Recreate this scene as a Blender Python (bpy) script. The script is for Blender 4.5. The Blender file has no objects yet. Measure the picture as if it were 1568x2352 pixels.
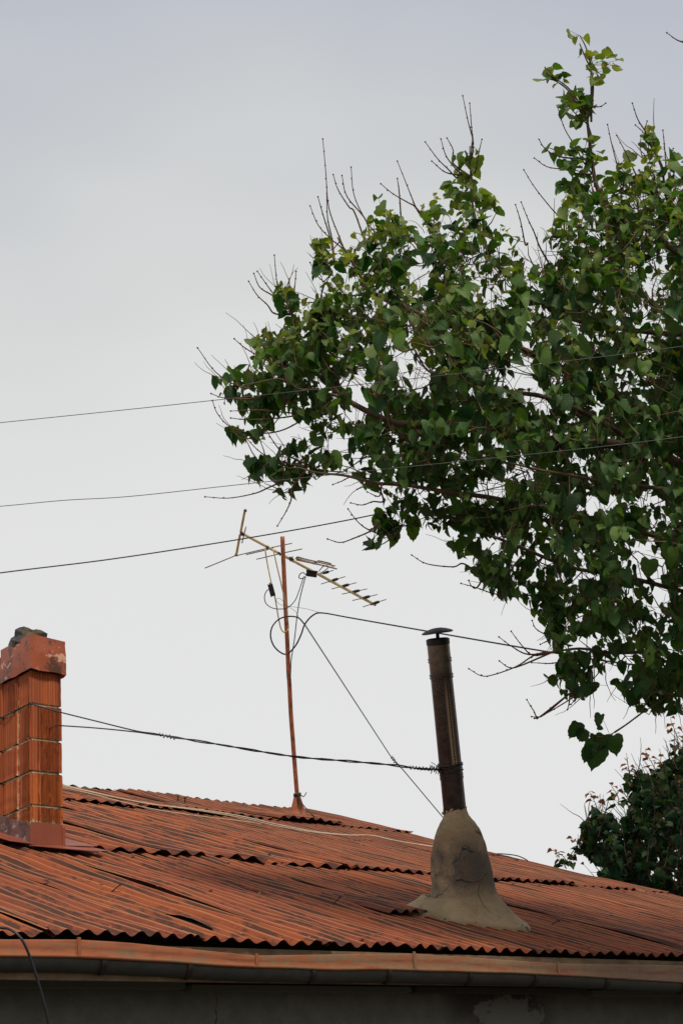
import bpy, math, random
import numpy as np
from mathutils import Matrix, Vector, Quaternion, noise as mnoise
random.seed(7); rng = np.random.default_rng(11)
scene = bpy.context.scene
col = scene.collection

# ------------------------------------------------------------------ camera
F = 3600.0; CX, CY = 784.0, 1176.0          # focal length in units of a 1568 x 2352 picture
PITCH, ROLL, YAW, SLOPE = [math.radians(v) for v in (22.722, 5.014, 43.086, 20.354)]
fwd = np.array([0, math.cos(PITCH), math.sin(PITCH)]); up0 = np.array([0, -math.sin(PITCH), math.cos(PITCH)]); rt0 = np.array([1.0, 0, 0])
RT = math.cos(ROLL)*rt0 - math.sin(ROLL)*up0; UP = math.sin(ROLL)*rt0 + math.cos(ROLL)*up0
CAM = np.array([0, 0, 1.6])
cd = bpy.data.cameras.new('camera'); cam = bpy.data.objects.new('camera', cd); col.objects.link(cam)
cd.sensor_fit = 'VERTICAL'; cd.sensor_height = 36; cd.lens = 36*F/2352; cd.clip_end = 2000; cd.clip_start = .05
m = Matrix.Identity(4)
for i in range(3): m[i][0], m[i][1], m[i][2], m[i][3] = RT[i], UP[i], -fwd[i], CAM[i]
cam.matrix_world = m; scene.camera = cam

# ------------------------------------------------------------------ light
SUN_EL, SUN_AZ = math.radians(52), math.radians(160)    # azimuth clockwise from +Y (the view direction)
world = bpy.data.worlds.new('World'); scene.world = world; world.use_nodes = True
wn = world.node_tree.nodes; wl = world.node_tree.links; wn.clear()
wo = wn.new('ShaderNodeOutputWorld'); bg = wn.new('ShaderNodeBackground'); bg.inputs['Strength'].default_value = .1
sky = wn.new('ShaderNodeTexSky'); sky.sky_type = 'NISHITA'; sky.sun_disc = False
sky.sun_elevation = SUN_EL; sky.sun_rotation = SUN_AZ; sky.air_density = 1.6; sky.dust_density = 4
tc = wn.new('ShaderNodeTexCoord'); sx = wn.new('ShaderNodeSeparateXYZ'); wl.new(tc.outputs['Generated'], sx.inputs[0])
nz = wn.new('ShaderNodeTexNoise'); nz.inputs['Scale'].default_value = 1.7; nz.inputs['Detail'].default_value = 3; nz.inputs['Roughness'].default_value = .45
mp = wn.new('ShaderNodeMapping'); mp.inputs['Scale'].default_value = (1, 1, 2.2); mp.inputs['Location'].default_value = (.35, .2, .1)
wl.new(tc.outputs['Generated'], mp.inputs[0]); wl.new(mp.outputs[0], nz.inputs['Vector'])
ma = wn.new('ShaderNodeMath'); ma.operation = 'MULTIPLY_ADD'; wl.new(nz.outputs['Fac'], ma.inputs[0]); ma.inputs[1].default_value = -.50; ma.inputs[2].default_value = .265
ad = wn.new('ShaderNodeMath'); ad.operation = 'ADD'; wl.new(sx.outputs['Z'], ad.inputs[0]); wl.new(ma.outputs[0], ad.inputs[1])
rp = wn.new('ShaderNodeValToRGB'); wl.new(ad.outputs[0], rp.inputs[0]); rp.color_ramp.interpolation = 'B_SPLINE'
stops = [(.0, (.80, .80, .80)), (.40, (.79, .79, .785)), (.50, (.73, .735, .73)), (.58, (.63, .65, .65)), (.68, (.49, .515, .59)), (1, (.43, .46, .55))]
el = rp.color_ramp.elements
el[0].position = stops[0][0]; el[1].position = stops[-1][0]; el[0].color = (*stops[0][1], 1); el[1].color = (*stops[-1][1], 1)
for p, c in stops[1:-1]:
    k = el.new(p); k.color = (*c, 1)
mx = wn.new('ShaderNodeMix'); mx.data_type = 'RGBA'; mx.clamp_factor = True; mx.inputs[0].default_value = .035
vm = wn.new('ShaderNodeVectorMath'); vm.operation = 'SCALE'; vm.inputs['Scale'].default_value = 10; wl.new(rp.outputs[0], vm.inputs[0]); wl.new(vm.outputs[0], mx.inputs[6]); wl.new(sky.outputs[0], mx.inputs[7]); wl.new(mx.outputs[2], bg.inputs[0]); wl.new(bg.outputs[0], wo.inputs[0])
sd = bpy.data.lights.new('sun', 'SUN'); sd.energy = 3.0; sd.angle = math.radians(9); sd.color = (1, .86, .68)
sun = bpy.data.objects.new('sun', sd); col.objects.link(sun)
sdir = Vector((math.sin(SUN_AZ)*math.cos(SUN_EL), math.cos(SUN_AZ)*math.cos(SUN_EL), math.sin(SUN_EL)))
sun.rotation_euler = sdir.to_track_quat('Z', 'Y').to_euler(); sun.location = (5, -5, 20)
vs = scene.view_settings; vs.view_transform = 'Standard'; vs.look = 'None'; vs.gamma = 1; vs.use_curve_mapping = False; vs.exposure = 0
scene.cycles.max_bounces = 6; scene.cycles.transparent_max_bounces = 4

# ------------------------------------------------------------------ frames of the place
EE = np.array([math.cos(YAW), math.sin(YAW), 0]); NN = np.array([-math.sin(YAW), math.cos(YAW), 0]); ZZ = np.array([0, 0, 1.0])
UU = NN*math.cos(SLOPE) + ZZ*math.sin(SLOPE); RN = np.cross(EE, UU)
OO = np.array([-0.193, 8.229, 2.660])       # a point on the eave line
def V(*a): return np.array(a, float)
def ray(px, py): return (RT*(px-CX) + UP*(CY-py) + fwd*F)/F
def P(px, py, k): return CAM + ray(px, py)*k
def proj(p):
    q = np.asarray(p) - CAM; z = q@fwd
    return CX + F*(q@RT)/z, CY - F*(q@UP)/z, z
def H(a, b, c): return OO + EE*a + NN*b + ZZ*c       # house frame: along the eave, inward, up
def S(a, u, h=0.0): return OO + EE*a + UU*u + RN*h   # roof frame: along the eave, up the slope, off the sheet
def on_roof(px, py, h=0.0):
    d = ray(px, py); k = ((OO + RN*h - CAM)@RN)/(d@RN); return CAM + d*k
def on_plane(px, py, b):
    d = ray(px, py); k = ((OO + NN*b - CAM)@NN)/(d@NN); return CAM + d*k
def nrm(v): v = np.asarray(v, float); return v/(np.linalg.norm(v)+1e-12)

# ------------------------------------------------------------------ mesh helpers
class MB:
    def __init__(s): s.v = []; s.f = []; s.smooth = True
    def add(s, vs, fs):
        n = len(s.v); s.v.extend([tuple(x) for x in vs]); s.f.extend([tuple(i+n for i in f) for f in fs]); return s
    def tube(s, pts, r, n=6, cap=True):
        pts = [np.asarray(p, float) for p in pts]
        if np.isscalar(r): r = [r]*len(pts)
        t = nrm(pts[1]-pts[0]); x = nrm(np.cross(t, V(.3, .5, .81))); vs, fs = [], []
        for i, p in enumerate(pts):
            t = nrm(pts[min(i+1, len(pts)-1)]-pts[max(i-1, 0)]); x = nrm(x - t*(x@t)); y = np.cross(t, x)
            for k in range(n):
                a = 2*math.pi*k/n; vs.append(p + (x*math.cos(a)+y*math.sin(a))*r[i])
        for i in range(len(pts)-1):
            for k in range(n):
                fs.append((i*n+k, i*n+(k+1) % n, (i+1)*n+(k+1) % n, (i+1)*n+k))
        if cap: fs.append(tuple(range(n))[::-1]); fs.append(tuple((len(pts)-1)*n+k for k in range(n)))
        return s.add(vs, fs)
    def box(s, c, ax, ay, az):
        c, ax, ay, az = map(np.asarray, (c, ax, ay, az)); vs = [c+ax*i+ay*j+az*k for i in (-1, 1) for j in (-1, 1) for k in (-1, 1)]
        return s.add(vs, [(0, 1, 3, 2), (4, 6, 7, 5), (0, 4, 5, 1), (2, 3, 7, 6), (0, 2, 6, 4), (1, 5, 7, 3)])
    def ball(s, c, r, n=6, m_=4, sc=(1, 1, 1)):
        vs = [V(*c)+V(0, 0, r*sc[2])]; fs = []
        for i in range(1, m_):
            a = math.pi*i/m_
            for k in range(n):
                b = 2*math.pi*k/n; vs.append(V(*c)+V(math.sin(a)*math.cos(b)*sc[0], math.sin(a)*math.sin(b)*sc[1], math.cos(a)*sc[2])*r)
        vs.append(V(*c)-V(0, 0, r*sc[2])); L = len(vs)-1
        for k in range(n):
            fs.append((0, 1+k, 1+(k+1) % n)); fs.append((L, L-n+(k+1) % n, L-n+k))
            for i in range(m_-2): fs.append((1+i*n+k, 1+(i+1)*n+k, 1+(i+1)*n+(k+1) % n, 1+i*n+(k+1) % n))
        return s.add(vs, fs)
    def build(s, name, mat, parent=None, loc=(0, 0, 0), smooth=True, uv=None, attr=None):
        loc = np.array(loc if parent is None else base_of(parent), float)
        me = bpy.data.meshes.new(name); vv = np.array(s.v, float) - loc
        me.from_pydata(vv.tolist(), [], s.f)
        me.materials.append(mat)
        if smooth: me.polygons.foreach_set('use_smooth', [True]*len(me.polygons))
        if uv is not None:
            l = me.uv_layers.new(name='UVMap'); idx = np.empty(len(me.loops), int); me.loops.foreach_get('vertex_index', idx)
            l.data.foreach_set('uv', np.asarray(uv, np.float32)[idx].ravel())
        if attr:
            for k, arr in attr.items():
                at = me.attributes.new(k, 'FLOAT', 'POINT'); at.data.foreach_set('value', np.asarray(arr, np.float32))
        me.update()
        o = bpy.data.objects.new(name, me); col.objects.link(o)
        if parent is None: o.location = loc
        else: o.parent = parent
        return o
def base_of(o):
    while o.parent: o = o.parent
    return np.array(o.location)
def thing(name, loc, label, cat, group=None):
    o = bpy.data.objects.new(name, None); col.objects.link(o); o.location = loc; o.empty_display_size = .1
    return tag(o, label, cat, group)
def tag(o, label=None, cat=None, group=None, kind=None):
    if label: o['label'] = label
    if cat: o['category'] = cat
    if group: o['group'] = group
    if kind: o['kind'] = kind
    return o
def spline(pts, n=8):
    pts = [np.asarray(p, float) for p in pts]; out = []
    q = [2*pts[0]-pts[1]] + pts + [2*pts[-1]-pts[-2]]
    for i in range(1, len(q)-2):
        for k in range(n):
            t = k/n; a, b, c, d = q[i-1], q[i], q[i+1], q[i+2]
            out.append(.5*((2*b)+(c-a)*t+(2*a-5*b+4*c-d)*t*t+(3*b-a-3*c+d)*t**3))
    out.append(pts[-1]); return out
def fn(x, y=0, z=0): return mnoise.noise(Vector((float(x), float(y), float(z))))

# ------------------------------------------------------------------ materials
class NT:
    def __init__(s, name):
        s.m = bpy.data.materials.new(name); s.m.use_nodes = True; s.t = s.m.node_tree; s.n = s.t.nodes; s.l = s.t.links
        s.b = s.n['Principled BSDF']
    def node(s, typ, ins=None, **kw):
        n = s.n.new(typ)
        for k, v in kw.items(): setattr(n, k, v)
        for k, v in (ins or {}).items():
            if isinstance(v, bpy.types.NodeSocket): s.l.new(v, n.inputs[k])
            else: n.inputs[k].default_value = v
        return n
    def tex(s, kind): return s.node('ShaderNodeTexCoord').outputs[kind]
    def map(s, vec, scale=(1, 1, 1), loc=(0, 0, 0), rot=(0, 0, 0)): return s.node('ShaderNodeMapping', {0: vec, 'Scale': scale, 'Location': loc, 'Rotation': rot}).outputs[0]
    def noise(s, vec, scale, detail=4, rough=.55): return s.node('ShaderNodeTexNoise', {'Vector': vec, 'Scale': scale, 'Detail': detail, 'Roughness': rough}).outputs['Fac']
    def ramp(s, f, a, b, ca=(0, 0, 0, 1), cb=(1, 1, 1, 1)):
        r = s.node('ShaderNodeMapRange', {0: f, 1: a, 2: b, 3: 0.0, 4: 1.0}); return r.outputs[0]
    def math(s, op, a, b=0.0, c=None):
        d = {0: a, 1: b}
        if c is not None: d[2] = c
        n = s.node('ShaderNodeMath', d, operation=op); return n.outputs[0]
    def mix(s, f, a, b, mode='MIX'):
        n = s.n.new('ShaderNodeMix'); n.data_type = 'RGBA'; n.blend_type = mode
        for k, v in ((0, f), (6, a), (7, b)):
            if isinstance(v, bpy.types.NodeSocket): s.l.new(v, n.inputs[k])
            else: n.inputs[k].default_value = (*v, 1) if isinstance(v, tuple) and len(v) == 3 else v
        return n.outputs[2]
    def attr(s, name): return s.node('ShaderNodeAttribute', attribute_name=name).outputs['Fac']
    def rnd(s): return s.node('ShaderNodeObjectInfo').outputs['Random']
    def done(s, c, rough=.7, metal=0.0, bump=None, bd=.02, bs=.5, spec=None):
        for k, v in (('Base Color', c), ('Roughness', rough), ('Metallic', metal)):
            if isinstance(v, bpy.types.NodeSocket): s.l.new(v, s.b.inputs[k])
            else: s.b.inputs[k].default_value = (*v, 1) if isinstance(v, tuple) and len(v) == 3 else v
        if spec is not None: s.b.inputs['Specular IOR Level'].default_value = spec
        if bump is not None:
            b = s.node('ShaderNodeBump', {'Height': bump, 'Distance': bd, 'Strength': bs}); s.l.new(b.outputs[0], s.b.inputs['Normal'])
        return s.m

def mat_roof():
    t = NT('painted_iron'); uv = t.node('ShaderNodeUVMap').outputs[0]
    r3 = t.node('ShaderNodeCombineXYZ', {2: t.math('MULTIPLY', t.rnd(), 37.0)}).outputs[0]
    vec = t.node('ShaderNodeVectorMath', {0: uv, 1: r3}, operation='ADD').outputs[0]
    big = t.noise(t.map(uv, (1, .6, 1)), 1.3, 3)
    med = t.noise(t.map(vec, (9, 2.2, 1)), 1.0, 6, .68)
    streak = t.noise(t.map(vec, (16, .9, 1)), 1.0, 4, .6)
    fine = t.noise(t.map(vec, (60, 16, 1)), 1.0, 4, .7)
    c = t.mix(t.ramp(big, .3, .7), (.225, .055, .021), (.275, .084, .034))
    c = t.mix(t.ramp(fine, .35, .7), c, (.235, .060, .026))
    rust = t.ramp(t.noise(t.map(vec, (2.2, 1.1, 1), (5, 2, 1)), 1.6, 6, .7), .52, .60)
    c = t.mix(t.math('MULTIPLY', rust, .55), c, (.145, .045, .024))
    c = t.mix(t.math('MULTIPLY', t.ramp(t.rnd(), .1, 1.0), .65), c, (.165, .050, .034))
    c = t.mix(t.math('MULTIPLY', t.ramp(t.node('ShaderNodeSeparateXYZ', {0: uv}).outputs[0], 2.6, 5.0), .6), c, (.115, .038, .025))  # darker towards the right: tree shade and vignette put into the paint colour
    dk = t.math('MULTIPLY', t.ramp(t.math('ADD', t.math('ADD', med, t.math('MULTIPLY', streak, .5)), t.math('MULTIPLY', fine, .22)), .845, .925), .85)
    c = t.mix(dk, c, (.050, .029, .024))
    blk = t.ramp(t.math('ADD', t.noise(t.map(vec, (5, .55, 1), (3, 7, 1)), .8, 5, .62), t.math('MULTIPLY', fine, .12)), .62, .70)
    c = t.mix(t.math('MULTIPLY', blk, .8), c, (.04, .026, .023))
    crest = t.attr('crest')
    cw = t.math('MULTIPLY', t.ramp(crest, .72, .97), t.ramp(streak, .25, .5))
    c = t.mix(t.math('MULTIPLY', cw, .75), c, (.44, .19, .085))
    c = t.mix(t.math('MULTIPLY', t.ramp(crest, -.1, -1.0), .62), c, (.10, .035, .024))  # valleys darkened in the colour to deepen the shading of the waves
    return t.done(c, t.math('ADD', .62, t.math('MULTIPLY', fine, .3)), 0, t.math('ADD', fine, t.math('MULTIPLY', dk, -.4)), .004, .7, .12)
def mat_paint(name, a, b, c_, s1=8, thr=.58, rough=.55, sc=(1, 1, 1), bd=.004):
    t = NT(name); o = t.tex('Object'); v = t.map(o, sc)
    n1 = t.noise(v, s1, 6, .65); n2 = t.noise(v, s1*7, 4, .7); n3 = t.noise(v, s1*.35, 2)
    c = t.mix(t.ramp(n3, .35, .65), a, tuple(x*.78 for x in a))
    c = t.mix(t.ramp(t.math('ADD', n1, t.math('MULTIPLY', n2, .25)), thr+.1, thr+.17), c, b)
    c = t.mix(t.ramp(t.math('ADD', t.noise(t.map(o, sc, (9, 4, 2)), s1*1.4, 6, .7), t.math('MULTIPLY', n2, .2)), thr+.16, thr+.2), c, c_)
    return t.done(c, rough, 0, t.math('ADD', n1, n2), bd, .6)
def mat_flat(name, c, rough=.6, metal=0.0, s=30, var=.35):
    t = NT(name); n = t.noise(t.tex('Object'), s, 4, .6)
    return t.done(t.mix(t.ramp(n, .3, .7), c, tuple(x*(1-var) for x in c)), rough, metal, n, .002, .4)
def mat_brick():
    t = NT('clay_block'); uv = t.node('ShaderNodeUVMap').outputs[0]; sp = t.node('ShaderNodeSeparateXYZ', {0: uv})
    o = t.tex('Object'); n1 = t.noise(o, 16, 5, .65); n2 = t.noise(o, 160, 3, .7)
    st = t.noise(t.map(o, (60, 60, 1.5)), 1, 3, .6)
    c = t.mix(t.rnd(), (.54, .135, .018), (.44, .095, .018))
    c = t.mix(t.ramp(st, .38, .62), c, (.27, .062, .02))
    c = t.mix(t.math('MULTIPLY', t.ramp(n1, .45, .7), .5), c, (.30, .075, .03))
    c = t.mix(t.ramp(n2, .64, .70), c, (.12, .04, .02))
    groove = t.attr('groove'); c = t.mix(t.math('MULTIPLY', groove, .6), c, (.17, .042, .014))
    # mortar smeared over the arrises of the joints; v of the UV runs 0..1 up each block, u 0..1 across each face
    mv = t.attr('smear')
    msk = t.ramp(t.math('ADD', mv, t.math('MULTIPLY', t.math('SUBTRACT', t.noise(o, 38, 6, .75), .5), t.math('MINIMUM', t.math('MULTIPLY', mv, 6.0), 1.9))), .62, .74)
    c = t.mix(msk, c, (.48, .37, .23))
    return t.done(c, .85, 0, t.math('ADD', n2, t.math('MULTIPLY', msk, 2.0)), .003, .7)
def mat_bell():
    t = NT('clay_render'); o = t.tex('Object'); n1 = t.noise(o, 4.2, 6, .62); n2 = t.noise(o, 55, 5, .7); n3 = t.noise(t.map(o, (1, 1, .7), (3, 1, 5)), 6.5, 6, .62)
    c = t.mix(t.ramp(n1, .35, .65), (.50, .365, .215), (.33, .24, .14))
    hgt = t.attr('mid')
    dk = t.math('MULTIPLY', t.ramp(t.math('ADD', n3, t.math('MULTIPLY', n2, .08)), .40, .60), t.math('MINIMUM', t.math('MULTIPLY', hgt, 1.6), 1.0))
    c = t.mix(t.math('MULTIPLY', dk, .85), c, (.095, .088, .080))
    c = t.mix(t.math('MULTIPLY', t.ramp(t.noise(t.map(o, (1, 1, 1), (7, 2, 0)), 9, 4), .60, .70), .22), c, (.33, .15, .06))
    c = t.mix(t.ramp(n2, .62, .75), c, (.15, .115, .08))
    w = t.noise(o, 5, 3, .6)
    vor = t.node('ShaderNodeTexVoronoi', {'Vector': t.node('ShaderNodeVectorMath', {0: o, 1: t.node('ShaderNodeVectorMath', {0: t.node('ShaderNodeTexNoise', {'Vector': o, 'Scale': 7.0}).outputs['Color'], 'Scale': .12}, operation='SCALE').outputs[0]}, operation='ADD').outputs[0], 'Scale': 3.4}, feature='DISTANCE_TO_EDGE').outputs['Distance']
    cr = t.math('MULTIPLY', t.math('SUBTRACT', 1.0, t.ramp(vor, .003, .010)), t.ramp(w, .47, .55))
    c = t.mix(t.math('MULTIPLY', cr, .55), c, (.05, .035, .025))
    return t.done(c, .93, 0, t.math('SUBTRACT', t.math('ADD', n2, t.math('MULTIPLY', n1, 1.5)), t.math('MULTIPLY', cr, 2.0)), .02, 1.0)
def mat_pipe():
    t = NT('sooty_pipe'); uv = t.node('ShaderNodeUVMap').outputs[0]; o = t.tex('Object')
    n1 = t.noise(t.map(uv, (3, 9, 1)), 2, 5, .6); n2 = t.noise(o, 140, 4, .7); v = t.node('ShaderNodeSeparateXYZ', {0: uv}).outputs[1]
    st = t.noise(t.map(uv, (14, .8, 1)), 1, 3)
    c = t.mix(t.ramp(n1, .4, .62), (.035, .026, .025), (.075, .055, .047))
    c = t.mix(t.math('MULTIPLY', t.ramp(v, .80, .86), .85), c, (.21, .19, .135))
    u = t.node('ShaderNodeSeparateXYZ', {0: uv}).outputs[0]; du = t.math('ABSOLUTE', t.math('SUBTRACT', u, HIGHLIGHT_U))
    highlight = t.math('MULTIPLY', t.math('SUBTRACT', 1.0, t.ramp(t.math('ADD', du, t.math('MULTIPLY', t.math('SUBTRACT', st, .5), .10)), .012, .055)), t.math('MULTIPLY', t.ramp(v, .26, .30), t.ramp(v, .80, .66)))
    c = t.mix(t.math('MULTIPLY', highlight, .9), c, (.60, .44, .28))  # streak beside the seam: metal highlight painted in over the rust wear
    c = t.mix(t.math('MULTIPLY', t.math('MULTIPLY', t.ramp(n1, .4, .55), t.ramp(v, .78, .82)), .5), c, (.07, .055, .04))
    c = t.mix(t.math('MULTIPLY', t.ramp(t.math('ADD', n2, t.math('MULTIPLY', v, .15)), .60, .68), .35), c, (.33, .22, .15))
    return t.done(c, t.math('ADD', .30, t.math('MULTIPLY', st, .25)), .45, n2, .002, .4)
def mat_wall():
    t = NT('wall_plaster'); uv = t.node('ShaderNodeUVMap').outputs[0]; n1 = t.noise(uv, 6, 6, .65); n2 = t.noise(uv, 60, 4, .7)
    sp = t.node('ShaderNodeSeparateXYZ', {0: uv}); n4 = t.noise(uv, 3.2, 5, .6)
    c = t.mix(t.ramp(n1, .35, .65), (.14, .14, .112), (.10, .10, .08))
    def blob(a0, c0, ra, rc, nn, k):
        dx = t.math('DIVIDE', t.math('SUBTRACT', sp.outputs[0], a0), ra); dy = t.math('DIVIDE', t.math('SUBTRACT', sp.outputs[1], c0), rc)
        d = t.math('SQRT', t.math('ADD', t.math('MULTIPLY', dx, dx), t.math('MULTIPLY', dy, dy)))
        return t.math('ADD', d, t.math('MULTIPLY', t.math('SUBTRACT', nn, .5), k))
    A = WALL_A
    st = t.math('SUBTRACT', 1.0, t.ramp(blob(A[0], A[1], .55, .28, n4, .9), .55, 1.0))
    c = t.mix(t.math('MULTIPLY', st, .85), c, (.028, .020, .013))
    pl = t.math('SUBTRACT', 1.0, t.ramp(blob(A[0]+.05, A[1]-.12, .34, .13, t.noise(uv, 9, 7, .75), 2.6), .80, .86))
    c = t.mix(pl, c, (.15, .15, .125))
    cx_ = t.math('ADD', t.math('SUBTRACT', sp.outputs[0], A[2]), t.math('MULTIPLY', t.math('SUBTRACT', t.noise(uv, 7, 5, .7), .5), .12))
    cr = t.math('SUBTRACT', 1.0, t.ramp(t.math('ABSOLUTE', cx_), .0015, .004)); c = t.mix(t.math('MULTIPLY', cr, .9), c, (.01, .009, .007))
    return t.done(c, .95, 0, t.math('SUBTRACT', t.math('ADD', n2, t.math('MULTIPLY', n1, 2)), t.math('ADD', cr, t.math('MULTIPLY', pl, 1.0))), .01, .7)
def mat_leaf(name, cols, young=(.5, .4, .06), gloss=.5):
    t = NT(name); tint = t.attr('tint'); yg = t.attr('young')
    uv = t.node('ShaderNodeUVMap').outputs[0]; sp = t.node('ShaderNodeSeparateXYZ', {0: uv}); ax = t.math('ABSOLUTE', sp.outputs[0])
    c = t.mix(t.ramp(tint, 0, .5), cols[0], cols[1]); c = t.mix(t.ramp(tint, .5, 1), c, cols[2])
    c = t.mix(t.math('MULTIPLY', yg, .8), c, young)
    vein = t.math('SUBTRACT', 1.0, t.ramp(ax, .0, .03))
    sv = t.math('SINE', t.math('MULTIPLY', t.math('SUBTRACT', sp.outputs[1], t.math('MULTIPLY', ax, .75)), 42.0))
    v2 = t.math('MAXIMUM', vein, t.math('MULTIPLY', t.ramp(sv, .86, 1.0), .6))
    c = t.mix(t.math('MULTIPLY', v2, .22), c, tuple(min(1, x*2.2+.02) for x in cols[1]))
    bk = t.node('ShaderNodeNewGeometry').outputs['Backfacing']
    c = t.mix(t.math('MULTIPLY', bk, .30), c, (.075, .125, .045))
    t.done(c, gloss, 0, t.math('SUBTRACT', sv, t.math('MULTIPLY', vein, 2)), .003, .18, .25)
    tr = t.node('ShaderNodeBsdfTranslucent', {'Color': t.mix(1.0, c, (1.5, 1.6, .5), 'MULTIPLY')})
    mxs = t.node('ShaderNodeMixShader', {0: .32, 1: t.b.outputs[0], 2: tr.outputs[0]})
    t.l.new(mxs.outputs[0], t.n['Material Output'].inputs[0]); return t.m
def mat_bark(name, a, b, s=30):
    t = NT(name); o = t.tex('Object'); n = t.noise(t.map(o, (1, 1, 1)), s, 5, .65); n2 = t.noise(o, s*.2, 3)
    c = t.mix(t.ramp(n, .35, .65), a, b); c = t.mix(t.math('MULTIPLY', t.ramp(n2, .4, .7), .5), c, tuple(x*.6 for x in a))
    return t.done(c, .85, 0, n, .006, .7)

_w = on_plane(1150, 2285, .36)-OO; _c = on_plane(497, 2300, .36)-OO
WALL_A = (float(_w@EE), float(_w@ZZ), float(_c@EE))
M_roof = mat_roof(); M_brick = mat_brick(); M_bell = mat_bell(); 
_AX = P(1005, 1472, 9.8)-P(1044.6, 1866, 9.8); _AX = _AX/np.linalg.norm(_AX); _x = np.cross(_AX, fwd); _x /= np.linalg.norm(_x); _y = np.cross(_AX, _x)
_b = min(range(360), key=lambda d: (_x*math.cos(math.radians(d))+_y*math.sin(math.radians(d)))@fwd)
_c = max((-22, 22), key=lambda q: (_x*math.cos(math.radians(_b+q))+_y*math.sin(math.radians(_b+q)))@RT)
HIGHLIGHT_U = (((_b+_c) % 360)/360.0) % 1.0
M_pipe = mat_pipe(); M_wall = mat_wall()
M_cap = mat_paint('cap_paint', (.36, .085, .032), (.10, .04, .027), (.58, .33, .22), 7, .55, .5)
M_flash = mat_paint('flashing_paint', (.25, .062, .03), (.12, .045, .035), (.36, .17, .12), 6, .6, .5)
def mat_gut():
    t = NT('gutter_face_paint'); uv = t.node('ShaderNodeUVMap').outputs[0]; v = t.map(uv, (1, 9, 1)); n1 = t.noise(v, 3.5, 6, .68); n2 = t.noise(t.map(uv, (1, 2.5, 1)), 22, 5, .7); n3 = t.noise(uv, .55, 2, .4)
    a = t.node('ShaderNodeSeparateXYZ', {0: uv}).outputs[0]
    c = t.mix(t.ramp(n2, .3, .7), (.20, .115, .058), (.15, .085, .045))
    th = t.math('ADD', t.math('ADD', n1, t.math('MULTIPLY', n2, .35)), t.math('MULTIPLY', t.ramp(a, 1.5, -2.2), .16))
    c = t.mix(t.math('MULTIPLY', t.ramp(th, .70, .80), .85), c, (.30, .075, .022))
    c = t.mix(t.math('MULTIPLY', t.ramp(n1, .50, .66), .65), c, (.09, .036, .02))
    c = t.mix(t.math('MULTIPLY', t.ramp(t.noise(t.map(uv, (26, 3, 1), (1, 1, 0)), 1.0, 4, .6), .55, .75), .35), c, (.07, .045, .028))
    c = t.mix(t.ramp(t.math('ADD', t.noise(t.map(uv, (1, 3, 1), (4, 4, 0)), 13, 5, .7), 0), .70, .73), c, (.55, .45, .33))
    return t.done(c, .6, 0, n2, .003, .5)
M_gutf = mat_gut()
M_gut = mat_flat('galvanised_gutter', (.052, .052, .043), .85, 0, 12)
M_brk = mat_flat('gutter_bracket_rust', (.022, .012, .009), .7)
M_wood = mat_flat('fascia_wood', (.22, .14, .075), .85, 0, 8, .5)
M_mort = mat_flat('mortar', (.42, .33, .21), .95, 0, 60)
M_black = mat_flat('black_plastic', (.018, .018, .022), .45)
M_wire = mat_flat('dark_wire', (.014, .013, .02), .5)
M_wireb = mat_flat('brown_wire', (.045, .03, .03), .6)
M_white = mat_flat('pale_wire', (.52, .42, .31), .6)
M_alu = mat_flat('aged_aluminium', (.62, .46, .22), .38, .55, 25, .3)
M_rod = mat_flat('weathered_rod', (.30, .20, .13), .5, .4)
M_clamp = mat_flat('rusty_clamp', (.035, .025, .02), .7)
M_mast = mat_paint('mast_paint', (.42, .115, .045), (.13, .05, .025), (.45, .25, .15), 7, .55, .6, (4, 4, .8))
M_soot_shade = mat_flat('sooty_iron_and_shade', (.012, .011, .013), .55)  # flue soot; also the shade painted into the roof split
M_rock = mat_paint('dark_stone', (.055, .058, .055), (.10, .078, .05), (.03, .04, .045), 9, .5, .8, (1, 1, 1), .01)
M_nail = mat_flat('rusty_nail', (.03, .018, .014), .7)
M_bark = mat_bark('mulberry_bark', (.17, .115, .075), (.08, .055, .038)); M_twig = mat_bark('twig_bark', (.20, .095, .06), (.11, .055, .035), 60)
M_leaf = mat_leaf('mulberry_leaf', ((.011, .052, .015), (.028, .102, .021), (.100, .200, .032)), (.38, .38, .05))
M_leaf2 = mat_leaf('apricot_leaf', ((.007, .028, .013), (.012, .042, .018), (.026, .060, .020)), (.30, .07, .035))
M_ground = mat_flat('packed_earth', (.075, .065, .052), .95, 0, .8)

# ------------------------------------------------------------------ ground
g = MB(); R_ = 600.0
ring = [V(0, 0, 0)] + [V(math.cos(a)*r, math.sin(a)*r, 0) for r in (8, 30, 120, R_) for a in np.linspace(0, 2*math.pi, 33)[:-1]]
fs = [(0, 1+k, 1+(k+1) % 32) for k in range(32)] + [(1+i*32+k, 1+(i+1)*32+k, 1+(i+1)*32+(k+1) % 32, 1+i*32+(k+1) % 32) for i in range(3) for k in range(32)]
g.add(ring, fs); tag(g.build('ground', M_ground), kind='structure')

# ------------------------------------------------------------------ house
A0, A1, RU = -3.35, 6.55, 8.30
WB = .36; EAVE_C = -OO[2]
house = thing('house', H(1.6, 0, EAVE_C), 'low plastered house under a rusty red corrugated iron roof with a sagging gutter', 'house')
RIDGE_B, RIDGE_C = RU*math.cos(SLOPE), RU*math.sin(SLOPE); BACKB = 2*RIDGE_B
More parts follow.
